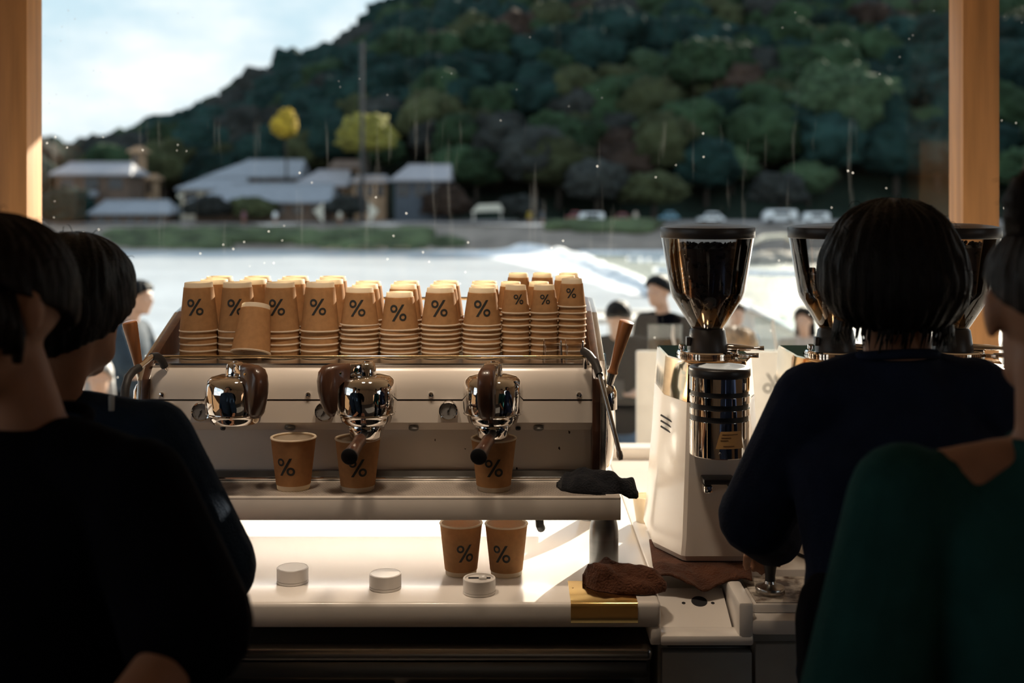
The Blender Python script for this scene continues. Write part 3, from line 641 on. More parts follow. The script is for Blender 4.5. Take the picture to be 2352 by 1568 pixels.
def small_counter_things():
    # two clear glasses upside down on the deck
    for i, (px, lab) in enumerate(((1269, 'clear shot glass upside down on the machine, the one nearer the middle'), (1319, 'clear shot glass upside down on the machine, beside the steam wand'))):
        D = 2.632; c = V(X(px, D), D, DK+.0005); w0, w1, h = .0215, .0195, .046
        secs = lambda w_, z: [V(c.x+sx*w_, c.y+sy*w_, z) for sx, sy in ((-1, -1), (1, -1), (1, 1), (-1, 1))]
        mb = MB(); bm = bmesh.new()
        def rr(w_, z, r=.006, n=4):
            o = []
            for qx, qy, a0 in ((1, 1, 0), (-1, 1, 90), (-1, -1, 180), (1, -1, 270)):
                for k in range(n+1):
                    a = math.radians(a0+90*k/n); o.append(V(c.x+qx*(w_-r)+r*math.cos(a), c.y+qy*(w_-r)+r*math.sin(a), z))
            return o
        rings = [rr(w0, c.z), rr(w1, c.z+h-.002), rr(w1-.002, c.z+h, .005), rr(w1-.0035, c.z+h-.011, .004), rr(w0-.0025, c.z, .004)]
        n = len(rings[0]); vs = [p for r in rings for p in r]; fs = []
        for q in range(4):
            for k in range(n): j = (k+1) % n; fs.append((q*n+k, q*n+j, (q+1)*n+j, (q+1)*n+k))
        fs += [tuple(2*n+k for k in range(n)), tuple(3*n+k for k in range(n))]
        for k in range(n): j = (k+1) % n; fs.append((4*n+k, 4*n+j, j, k))
        fs = [f for f in fs if not (2*n <= min(f) and max(f) < 4*n and len(f) == 4)]
        solo('shot_glass', MB().add(vs, fs), M['clear'], lab, 'glass', 'shot glasses on the machine', loc=tuple(c), smooth=35)
    # white pucks on the counter
    for i, (px, py, lab) in enumerate(((672, 1336, 'short white round puck on the counter nearest the man in navy'), (885, 1350, 'short white round puck in the middle of the counter'), (1101, 1361, 'white round puck with a dark slot in its top, before the kraft cups'))):
        D = .8*F/(py-YH); c = V(X(px, D), D, CT+.0004); r = .0325
        t = thing('round_puck', lab, 'puck', tuple(c), group='white pucks on the counter')
        h = .0305
        part('base_ring', MB().lathe([(0, 0), (r-.001, 0), (r, .001), (r, .0048), (r-.001, .0053), (0, .0053)], c, 44), M['puck_white'], t)
        if i < 2:
            part('body', MB().lathe([(0, .0056), (r-.0008, .0056), (r, .0064), (r, h-.001), (r-.001, h), (r-.002, h), (r-.0024, h-.0008), (0, h-.0008)], c, 44), M['puck_white'], t)
            part('lid', MB().lathe([(0, h), (r-.0034, h), (r-.0030, h-.0005), (0, h-.0007)], c, 40), M['puck_top'], t)
        else:
            part('body', MB().lathe([(0, .0056), (r-.0008, .0056), (r, .0064), (r, h-.001), (r-.001, h), (r-.004, h), (r-.0046, h-.0035), (0, h-.0035)], c, 44), M['puck_white'], t)
            part('slot', MB().box(c.x-.0225, c.x+.0225, c.y+.002, c.y+.013, c.z+h-.004, c.z+h-.0031), M['black_void'], t)
            part('tab', MB().box(c.x-.001, c.x+.0145, c.y-.004, c.y+.016, c.z+h-.003, c.z+h+.0006, .0005), M['puck_top'], t)
    # brass corner plate folded over the counter edge
    xa, xb = X(1311, 2.385), X(1465, 2.385)
    t = thing('brass_plate', 'brass plate folded over the counter edge below the brown cloth', 'plate', ((xa+xb)/2, 2.40, CT))
    pr = [(2.515, CT+.0003), (2.396, CT+.0003), (2.388, CT-.003), (2.3835, CT-.010), (2.3835, .862), (2.382, .862), (2.382, CT-.010), (2.3865, CT-.0015), (2.395, CT+.0020), (2.515, CT+.0020)]
    part('plate', MB().prism(pr, xa, xb, 'x'), M['brass'], t, 50)
    for sx in (xa+.008, xb-.008): part('rivet', MB().lathe([(0, .0012), (.0015, .001), (.0022, 0), (0, 0)], (sx, 2.47, CT+.002), 10), M['brass'], t)
small_counter_things()
# ================================================================== GRINDERS
def bean_heap(name, c, inner, ztop, lab, seedn, slope=0.):
    # beans as one heap: a solid core plus single beans lying on its surface; inner(z) is the radius of the hopper wall
    rd = random.Random(seedn); mb = MB(); z0 = c.z+.004
    prof = [(0, z0)]; n = 12
    for i in range(n+1):
        z = z0+(ztop-.006-z0)*i/n; prof.append((max(.004, inner(z)-.0065), z))
    prof += [(inner(ztop)*.5, ztop-.003), (0, ztop-.002)]
    core = MB().lathe(prof, (c.x, c.y, 0), 28); mb.add(core.v, core.f)
    bm = bmesh.new(); bmesh.ops.create_icosphere(bm, subdivisions=2, radius=1)
    base = [v.co.copy() for v in bm.verts]; fs = [[v.index for v in f.verts] for f in bm.faces]; bm.free()
    base = [V(v.x*.0062, v.y*.0045, v.z*.0035 if v.z > 0 else v.z*.0018) for v in base]
    def put(p):
        R = Matrix.Rotation(rd.uniform(0, 6.3), 3, 'Z') @ Matrix.Rotation(rd.uniform(0, 6.3), 3, 'X') @ Matrix.Rotation(rd.uniform(0, 6.3), 3, 'Y')
        mb.add([p+R @ v for v in base], fs)
    H = ztop-z0
    for _ in range(int(330*H/.2)+60):
        z = z0+.006+(H-.01)*rd.random()**.75; a = rd.uniform(0, 2*PI); r = max(.004, inner(z)-.0055); put(V(c.x+r*math.cos(a), c.y+r*math.sin(a), z))
    for _ in range(110):
        a = rd.uniform(0, 2*PI); q = math.sqrt(rd.random()); r = (inner(ztop)-.006)*q; put(V(c.x+r*math.cos(a), c.y+r*math.sin(a), ztop-.001+slope*math.cos(a)*q*.03+rd.uniform(-.002, .003)))
    solo(name, mb, M['bean'], lab, 'coffee beans', kind='stuff', loc=tuple(c))
def grinder(px, lab, fill, bl, seedn, full):
    D0 = 2.76; x = X(px, D0); cy = 2.78
    t = thing('coffee_grinder', lab, 'grinder', (x, cy, CT), group='coffee grinders on the counter')
    def sec(z, w_, f, fr, bk=.14): return [V(x+sx, cy+sy, z) for sx, sy in ((-w_, bk), (-w_, -.045), (-f-.004, -fr+.006), (-f+.004, -fr), (f-.004, -fr), (f+.004, -fr+.006), (w_, -.045), (w_, bk))]
    def stack(secs):
        vs = [p for s in secs for p in s]; n = 8; fs = []
        for i in range(len(secs)-1):
            for k in range(n): j = (k+1) % n; fs.append((i*n+k, i*n+j, (i+1)*n+j, (i+1)*n+k))
        fs += [tuple(range(n))[::-1], tuple((len(secs)-1)*n+k for k in range(n))]; return MB().add(vs, fs)
    zb, zt = CT+.009, Z(818, 2.72)
    part('base_foot', MB().add(*(lambda s: (s.v, s.f))(stack([sec(CT+(.0072 if full == 1 else .0005), .118, .068, .150, .13), sec(CT+.009, .118, .068, .150, .13)]))), M['black_rubber'], t)
    part('body', stack([sec(zb, .122, .070, .152), sec(zb+.012, .128, .0745, .158), sec(zb+.05, .123, .071, .156), sec(zb+.24, .107, .064, .154), sec(Z(912, 2.70), .101, .061, .153)]), M['white_enamel'], t, 25)
    part('head', stack([sec(Z(911.5, 2.70), .1008, .0608, .1528), sec(zt-.012, .0955, .0585, .152), sec(zt-.003, .0945, .058, .151), sec(zt, .092, .056, .148)]), M['copper_mirror'], t, 25, label='polished copper head of the grinder')
    for k in range(3):                                      # slanted vents in the chamfer
        zz = Z(957+k*13, 2.72); mb = MB()
        a, b = V(x-.1085, cy-.049, zz+.002), V(x-.084, cy-.092, zz-.008); n_ = V(-.86, -.5, 0)*.0012
        mb.tube([a+n_*.2, (a+b)/2+n_*.4, b+n_*.2], .0022, 6); part('vent', mb, M['black_void'], t)
    # dosing drum in front
    dx, dy = X(1653.5, 2.58)-X(1625, D0)+x, 2.585; r = .0632
    z_ = lambda py: Z(py, dy)
    prof = [(0, z_(1042)), (r-.002, z_(1042)), (r, z_(1040)), (r, z_(963))]
    for a, b in ((961, 948), (934, 921), (905, 893)):
        prof += [(r, z_(a)), (r-.0035, z_(a)-.0002), (r-.0035, z_(b)+.0002), (r, z_(b))]
    prof += [(r, z_(862)), (0, z_(862))]
    dr = part('dosing_drum', MB().lathe(prof, (dx, dy, 0), 56), M['chrome'], t, 30)
    for a, b in ((961, 948), (934, 921), (905, 893)): part('slot_band', MB().lathe([(r-.0030, z_(a)+.0002), (r-.0024, z_(a)+.0008), (r-.0024, z_(b)-.0008), (r-.0030, z_(b)-.0002)], (dx, dy, 0), 56, closed=True), M['black_plastic'], dr)
    part('drum_lid', MB().lathe([(0, z_(862)), (r+.0005, z_(862)), (r+.0018, z_(859)), (r+.0018, z_(846)), (r-.001, z_(841)), (r-.012, z_(839)), (r-.02, z_(840.5)), (0, z_(840.5))], (dx, dy, 0), 56), M['black_plastic'], dr, 50)
    for ppx, ppy in ((1602, 1023), (1643, 1028)):
        a = math.asin((X(ppx, 2.53)-X(1653.5, 2.53))/r); p = V(dx+r*math.sin(a), dy-r*math.cos(a), z_(ppy)); T = Matrix.Translation(p) @ Matrix.Rotation(a, 4, 'Z') @ Matrix.Rotation(PI/2, 4, 'X')
        part('screw', MB().lathe([(0, .0018), (.0022, .0014), (.003, 0), (0, 0)], T=T, seg=10), M['steel'], dr)
    # copper coloured sticker on the drum, cut corner at the top
    def wrap(ppx, ppy, e=.0004): a = max(-1.5, min(1.5, math.asin(max(-.99, min(.99, (X(ppx, 2.53)-X(1653.5, 2.53))/r))))); return V(dx+(r+e)*math.sin(a), dy-(r+e)*math.cos(a), z_(ppy))
    def patch(pts, m, nm, e, n=10):
        # trapezoid given by left and right px at top and bottom rows
        vs, fs = [], []; (l0, r0, y0), (l1, r1, y1) = pts
        for i in range(n+1): q = i/n; vs += [wrap(l0+(r0-l0)*q, y0, e), wrap(l1+(r1-l1)*q, y1, e)]
        for i in range(n): fs.append((2*i, 2*i+1, 2*i+3, 2*i+2))
        return part(nm, MB().add(vs, fs), m, dr)
    patch(((1644, 1692, 978), (1633, 1698, 1017)), M['sticker'], 'sticker', .0006)
    mb = MB()
    for a, b, y in ((1648, 1684, 984), (1646, 1668, 991), (1644, 1662, 997), (1650, 1676, 1010)):
        vs = []; n = 6
        for i in range(n+1): q = a+(b-a)*i/n; vs += [wrap(q, y, .0010), wrap(q, y+2, .0010)]
        mb.add(vs, [(2*i, 2*i+1, 2*i+3, 2*i+2) for i in range(n)])
    part('sticker_text', mb, M['sticker_ink'], dr, kind='stuff')
    # doser outlet and fork for the portafilter
    part('outlet', MB().lathe([(0, z_(1048)), (.020, z_(1048)), (.022, z_(1042)-.0003), (0, z_(1042)-.0003)], (dx, dy, 0), 24), M['chrome'], dr)
    yf = cy-.157
    fk = part('fork', MB().box(dx-.034, dx+.034, yf-.045, yf+.004, Z(1108, 2.6), Z(1096, 2.6), .003), M['black_plastic'], t)
    for e in (-.034, .016): part('fork_arm', MB().box(dx+e, dx+e+.018, yf-.050, yf, Z(1126, 2.6), Z(1110, 2.6), .003), M['chrome'], fk)
    # collar, rings, lever, hopper, lid
    S = D0/F; c = V(x, D0, 0); z_ = lambda py: Z(py, D0)
    part('grind_ring', MB().lathe([(0, zt), (.072, zt), (.072, z_(819)), (.0685, z_(817)), (.0685, z_(806)), (.066, z_(803)), (.05, z_(802)), (0, z_(802))], c, 60), M['chrome'], t, 30)
    mb = MB()
    for k in range(60):
        a = 2*PI*k/60; p = c+V(math.cos(a)*.0686, math.sin(a)*.0686, 0); mb.box(-.0012, .0012, -.0016, .0016, z_(816), z_(807), T=Matrix.Translation((p.x, p.y, 0)) @ Matrix.Rotation(a, 4, 'Z'))
    part('ring_knurl', mb, M['chrome'], t, kind='stuff')
    part('collar', MB().lathe([(0, z_(802)), (.046, z_(802)), (.0455, z_(797)), (.0395, z_(757)), (.0345, z_(752)), (.031, z_(752)), (.031, z_(760)), (0, z_(760))], c, 44), M['black_plastic'], t, 40)
    T = Matrix.Translation((x-.059, D0-.012, z_(803)))
    part('lock_knob', MB().lathe([(0, .014), (.0065, .014), (.0075, .012), (.0075, .004), (.004, .003), (.004, -.002), (0, -.002)], T=T, seg=18), M['chrome'], t)
    part('shutter', MB().box(x-.050, x-.041, D0-.02, D0+.0, z_(792), z_(772), .0015), M['black_plastic'], t)
    lv = part('dose_lever', MB().tube([(x+.036, D0-.01, z_(795)), (x+.075, D0-.02, z_(796)), (x+.10, D0-.025, z_(797)), (x+.122, D0-.03, z_(796))], [.008, .0072, .0045, .0062], 14), M['chrome'], t, 60)
    part('adjust_handle', MB().tube([(x+.060, D0-.03, z_(811)), (x+.078, D0-.035, z_(811)), (x+.080, D0-.035, z_(811)), (x+.108, D0-.042, z_(811))], [.003, .003, .0052, .0064], 14), M['chrome'], lv, 40)
    ro = [(.0355, z_(753)), (.0790, z_(683)), (.0835, z_(668)), (.1035, z_(546))]
    hp = [(r_, z__) for r_, z__ in ro]+[(r_-.0028, z__) for r_, z__ in ro[::-1]]
    part('hopper', MB().lathe(hp, c, 64, closed=True), M['clear'], t, 40)
    part('hopper_lid', MB().lathe([(0, z_(546)), (.1040, z_(546)), (.1062, z_(544)), (.1066, z_(524)), (.1055, z_(521.5)), (.085, z_(517)), (.05, z_(513.5)), (.03, z_(513)), (.028, z_(514)), (0, z_(514))], c, 64), M['black_plastic'], t, 50)
    def inner(z):
        pts = [(z__, r_-.0032) for r_, z__ in ro]
        if z <= pts[0][0]: return pts[0][1]
        for (z0, r0), (z1, r1) in zip(pts, pts[1:]):
            if z <= z1: return r0+(r1-r0)*(z-z0)/(z1-z0)
        return pts[-1][1]
    bean_heap('coffee_beans', V(x, D0, z_(754)), inner, z_(fill), bl, seedn)
grinder(1625, 'white and copper coffee grinder with full bean hopper, nearest the espresso machine', 562, 'dark coffee beans filling the hopper nearest the espresso machine', 1, 1)
grinder(1919, 'coffee grinder with half-full hopper behind the woman with bobbed hair', 622, 'dark coffee beans half filling the hopper behind the bobbed head', 2, 0)
grinder(2187, 'coffee grinder before the cedar post, partly hidden by the bobbed hair', 560, 'dark coffee beans in the hopper before the cedar post', 3, 2)

# ================================================================== CLOTHS, TAMPER, TRAY
def lump(pts, widths, heights, seed, ns, amp, seg=48, fold=0.):
    # a bunched cloth along a path: flattened tube with fold noise, resting on its base height
    mb = MB(); n = len(pts); vs, fs = [], []; K = 9
    # resample the path finely
    P_, W_, H_ = [], [], []
    for i in range(n-1):
        for k in range(K):
            u = k/K; s = u*u*(3-2*u)
            P_.append(Vector(pts[i]).lerp(Vector(pts[i+1]), u)); W_.append(widths[i]+(widths[i+1]-widths[i])*s); H_.append(heights[i]+(heights[i+1]-heights[i])*s)
    P_.append(Vector(pts[-1])); W_.append(widths[-1]); H_.append(heights[-1]); n = len(P_)
    for i, p in enumerate(P_):
        t = (P_[min(i+1, n-1)]-P_[max(i-1, 0)]).normalized(); s = V(t.y, -t.x, 0).normalized()
        for k in range(seg):
            a = 2*PI*k/seg; ca, sa = math.cos(a), math.sin(a); up = max(sa, 0)*H_[i] if sa > 0 else sa*.004
            q = p+s*ca*W_[i]*(abs(ca)**-.2 if abs(ca) > .05 else 1)*.95+V(0, 0, up)
            f = noise.noise(V(q.x*ns+seed, q.y*ns, q.z*ns*.8))+.5*noise.noise(V(q.x*ns*2.3, q.y*ns*2.3+seed, q.z*ns*2))
            g = fold*math.sin(q.x*70+q.y*120+3*noise.noise(q*14+V(seed, 0, 0)))
            if sa > -.05: q = q+(s*ca+V(0, 0, max(.2, sa)))*(amp*f+g)*min(1, max(.15, sa+.25))
            vs.append(V(q.x, q.y, max(q.z, p.z+.0004)))
    for i in range(n-1):
        for k in range(seg): j = (k+1) % seg; fs.append((i*seg+k, i*seg+j, (i+1)*seg+j, (i+1)*seg+k))
    fs += [tuple(range(seg))[::-1], tuple((n-1)*seg+k for k in range(seg))]
    return mb.add(vs, fs)
def cloths():
    z = TT+.0016
    g = lambda px, D, zz: V(X(px, D), D, zz)
    mb = lump([g(1279, 2.555, z), g(1300, 2.55, z), g(1335, 2.54, z), g(1375, 2.53, z), g(1405, 2.525, z), g(1432, 2.52, z-.002), g(1450, 2.515, z-.010), g(1464, 2.51, z-.014)],
              [.006, .034, .045, .045, .038, .026, .024, .008], [.008, .026, .036, .036, .034, .026, .030, .012], 3.1, 26, .007, fold=.0028)
    solo('bar_cloth', mb, M['charcoal_cloth'], 'charcoal grey cloth bunched on the drip tray end', 'cloth', loc=tuple(g(1370, 2.53, z)), smooth=180)
    z = CT+.0024
    mb = lump([g(1338, 2.50, z), g(1352, 2.50, z), g(1385, 2.49, z), g(1425, 2.475, z), g(1470, 2.465, z), g(1508, 2.46, z), g(1530, 2.455, z)],
              [.008, .030, .046, .048, .042, .034, .012], [.012, .038, .047, .040, .036, .036, .014], 8.3, 24, .010, fold=.0035)
    solo('bar_towel', mb, M['brown_cloth'], 'brown towel bunched on the counter over the brass plate', 'towel', loc=tuple(g(1430, 2.48, z)), smooth=180)
    # brown towel spread before the first grinder, sagging over the edge of the counter
    nx, ny = 64, 44; vs, fs = [], []
    for i in range(nx+1):
        u = i/nx
        for j in range(ny+1):
            v = j/ny; D = 2.80-.275*v-(.012*math.sin(PI*u)*v)+.008*noise.noise(V(u*5, 0, 2))*v; x = X(1497+6*v, D)+(X(1728, 2.5)-X(1500, 2.5))*u+.02*(1-v)*(u-.3)
            zz = CT+.0015
            if D < 2.60: zz -= (2.60-D)*(.08+.22*math.exp(-((u-.48)/.22)**2))
            else: zz += .0
            b = .008*noise.noise(V(x*22, D*26, 1.7))+.004*noise.noise(V(x*55, D*60, 4.1)); near = min(1, max(0, (2.622-D)/.04))
            edge = min(1, min(u, 1-u)*10+.3)
            zz += max(0, b+.005)*near*edge+.0012
            if D < 2.60: zz += .006*(1-u)
            vs.append(V(x, D, zz))
    for i in range(nx):
        for j in range(ny): a = i*(ny+1)+j; fs.append((a, a+1, a+ny+2, a+ny+1))
    n = len(vs); vs2 = [p-V(0, -.001, .0) + V(0, 0, .004) for p in vs]
    allv = vs+vs2; f2 = [tuple(q+n for q in f) for f in fs]; rim = []
    B = [i*(ny+1) for i in range(nx+1)]+[nx*(ny+1)+j for j in range(1, ny+1)]+[i*(ny+1)+ny for i in range(nx-1, -1, -1)]+[j for j in range(ny-1, 0, -1)]
    for a, b in zip(B, B[1:]+B[:1]): rim.append((a, b, b+n, a+n))
    solo('bar_towel', MB().add(allv, [f[::-1] for f in fs]+f2+rim), M['brown_cloth'], 'brown towel spread under the first grinder and sagging over the notch', 'towel', loc=(X(1610, 2.6), 2.6, CT), smooth=180)
cloths()
TAMP = V(X(1769, 2.49), 2.49, .8865)
def tray_and_tamper():
    x0, x1 = X(1716, 2.43)+.012, X(1900, 2.43)
    t = thing('grounds_tray', 'shallow white tray soiled with coffee grounds under the tamper', 'tray', ((x0+x1)/2, 2.51, .866))
    mb = MB(); mb.box(x0, x1, 2.425, 2.598, .8665, .884, .003); part('tray_body', mb, M['solid_surface'], t)
    part('tray_mat', MB().box(x0+.006, x1-.006, 2.431, 2.594, .8838, .8862), M['grounds'], t)
    c = TAMP
    t = thing('tamper', 'steel tamper with black handle held by the woman with bobbed hair', 'tamper', tuple(c))
    part('tamper_base', MB().lathe([(0, 0), (.029, 0), (.0298, .001), (.0298, .010), (.0285, .0125), (.018, .0155), (.012, .019), (.0105, .024), (0, .024)], c, 44), M['steel'], t, 40)
    part('handle', MB().lathe([(0, .0242), (.0105, .0242), (.010, .034), (.0125, .05), (.0165, .064), (.0175, .075), (.015, .084), (.008, .088), (0, .089)], c, 32), M['black_plastic'], t, 60)
tray_and_tamper()
# small jug far under the machine's end, sunlit
def far_counter():
    c = V(X(1484, 2.98), 2.98, CT+.0005); t = thing('paper_cup', 'small pale cup on the sunlit counter between machine and grinder', 'cup', tuple(c))
    part('body', MB().lathe([(0, 0), (.024, 0), (.033, .060), (.0345, .061), (.033, .0625), (.031, .060), (.022, .003), (0, .003)], c, 32), M['cup_inner'], t, 50)
    part('rim', MB().lathe([(.0328+.002*math.cos(a), .0615+.0016*math.sin(a)) for a in [2*PI*i/8 for i in range(8)]], c, 32, closed=True), M['cup_white'], t)
far_counter()

# ================================================================== PEOPLE
def frame(f, up=V(0, 0, 1)):
    f = Vector(f).normalized(); l = up.cross(f).normalized(); u = f.cross(l).normalized(); return f, l, u
def add_head(mb, c, f, k=1.0, up=V(0, 0, 1), ears=True):
    f, l, u = frame(f, up); p = lambda a, b, d: c+f*a*k+l*b*k+u*d*k
    E = lambda a, b, d, rf, rl, ru, s=14, g=9: mb.ell(p(a, b, d), (f*rf*k, l*rl*k, u*ru*k), s, g)
    E(-.014, 0, .022, .094, .074, .088, 24, 16); E(.022, 0, -.040, .066, .058, .076, 20, 12); E(.058, 0, -.098, .024, .028, .019)
    E(.040, .030, -.070, .030, .024, .03); E(.040, -.030, -.070, .030, .024, .03)
    E(.072, 0, .030, .018, .052, .013); mb.cap(p(.086, 0, .016), .008*k, p(.104, 0, -.026), .0125*k, 10, 3)
    E(.092, .011, -.030, .010, .009, .008); E(.092, -.011, -.030, .010, .009, .008)
    E(.083, 0, -.057, .012, .023, .0055); E(.082, 0, -.068, .012, .020, .006)
    E(.062, .040, -.012, .022, .020, .016); E(.062, -.040, -.012, .022, .020, .016)
    if ears:
        for s in (1, -1):
            E(-.008, s*.079, -.002, .018, .009, .031); E(-.002, s*.078, -.024, .011, .008, .014)
def add_hand(mb, w, d, n, k=1.0, curl=.5, side=1, grip=None):
    # wrist, finger direction, palm normal; side = +1 puts the thumb on n x d
    d = Vector(d).normalized(); n = (Vector(n)-d*Vector(n).dot(d)).normalized(); s = n.cross(d)*side; q = lambda a, b, c: Vector(w)+(d*a+s*b+n*c)*k
    for b in (.026, .009, -.009, -.026): mb.cap(q(.012, b*.7, 0), .0125*k, q(.086, b, 0), .0105*k, 10, 3)
    for b, ln in ((.027, .072), (.009, .080), (-.009, .075), (-.027, .060)):
        p0 = q(.088, b, 0); dd = d; rr = .0088
        for i, fr in enumerate((.46, .30, .24)):
            ang = curl*(.55+.35*i)*1.1; dd = (dd*math.cos(ang)+n*math.sin(ang)).normalized(); p1 = p0+dd*ln*fr*k; mb.cap(p0, rr*k, p1, (rr-.0007)*k, 10, 3); p0 = p1; rr -= .0007
    p0 = q(.022, .028, .006); d1 = (s*.75+d*.55+n*.35).normalized(); p1 = p0+d1*.042*k; d2 = (d*.8+n*(.3+curl*.5)+s*(.35-curl*.5)).normalized(); p2 = p1+d2*.034*k
    mb.cap(p0, .0125*k, p1, .0100*k, 10, 3); mb.cap(p1, .0098*k, p2, .0082*k, 10, 3)
def hair_shell(c, f, k, rad, back, front, up=V(0, 0, 1), n=2.2, groove=.0022, seedn=0, bottom=None, nu=96, nv=30, side=None, flare=0.):
    # shell over the skull, rad = (front, side, up) radii; the hem runs at polar angle 'front' over the brow and 'back' at the nape
    f, l, u = frame(f, up); mb = MB(); vs = []; rd = random.Random(seedn)
    side = side or (front+back)/2
    def hem(a):                                             # a = 0 faces forward
        t = abs(math.atan2(math.sin(a), math.cos(a)))/PI
        return front+(side-front)*min(1, t*2)**1.4 if t < .5 else side+(back-side)*((t-.5)*2)
    for i in range(nv+1):
        for j in range(nu):
            a = 2*PI*j/nu; hm = hem(a); q = i/nv
            th = hm*min(1, q/.86); ins = 1.0 if q <= .86 else 1-.30*((q-.86)/.14)
            ct, st = math.cos(th), math.sin(th); ca, sa = math.cos(a), math.sin(a)
            r = ((abs(st*ca)/rad[0])**n+(abs(st*sa)/rad[1])**n+(abs(ct)/rad[2])**n)**(-1/n)
            g = groove*(math.sin(a*31+4*noise.noise(V(a*2, th*2, seedn)))+.8*noise.noise(V(a*9+seedn, th*1.5, 0))*2)*min(1, th*1.5)
            g += .003*noise.noise(V(ca*3+seedn, sa*3, ct*3))
            r *= 1+flare*max(0, min(1, .55-ct))*st
            r = (r+g)*ins; p = c+(f*(st*ca)+l*(st*sa)+u*ct)*r*k
            if bottom is not None and (p-c).dot(u) < bottom*k: p = p+u*(bottom*k-(p-c).dot(u))*.92
            vs.append(p)
    fs = []
    for i in range(nv):
        for j in range(nu): b = (j+1) % nu; fs.append((i*nu+j, (i+1)*nu+j, (i+1)*nu+b, i*nu+b))
    fs.append(tuple(nv*nu+j for j in range(nu)))
    return mb.add(vs, fs)
def strands(mb, c, f, rad, n, seedn, a0, a1, t0, t1, ln=.03, drop=.01):
    f, l, u = frame(f); rd = random.Random(seedn)
    for _ in range(n):
        a = rd.uniform(a0, a1); th = rd.uniform(t0, t1); d = f*math.sin(th)*math.cos(a)+l*math.sin(th)*math.sin(a)+u*math.cos(th)
        p = c+V(0, 0, 0)+f*(d.dot(f)*rad[0])+l*(d.dot(l)*rad[1])+u*(d.dot(u)*rad[2]); tn = V(rd.uniform(-1, 1), rd.uniform(-1, 1), rd.uniform(-.2, .5)).normalized(); L_ = rd.uniform(.5, 1)*ln
        mb.tube([p-d*.004, p+d*.003+tn*L_*.4, p+d*.004+tn*L_*.75-u*drop*.3, p+d*.002+tn*L_-u*drop], [.0006, .0006, .0005, .0003], 4)
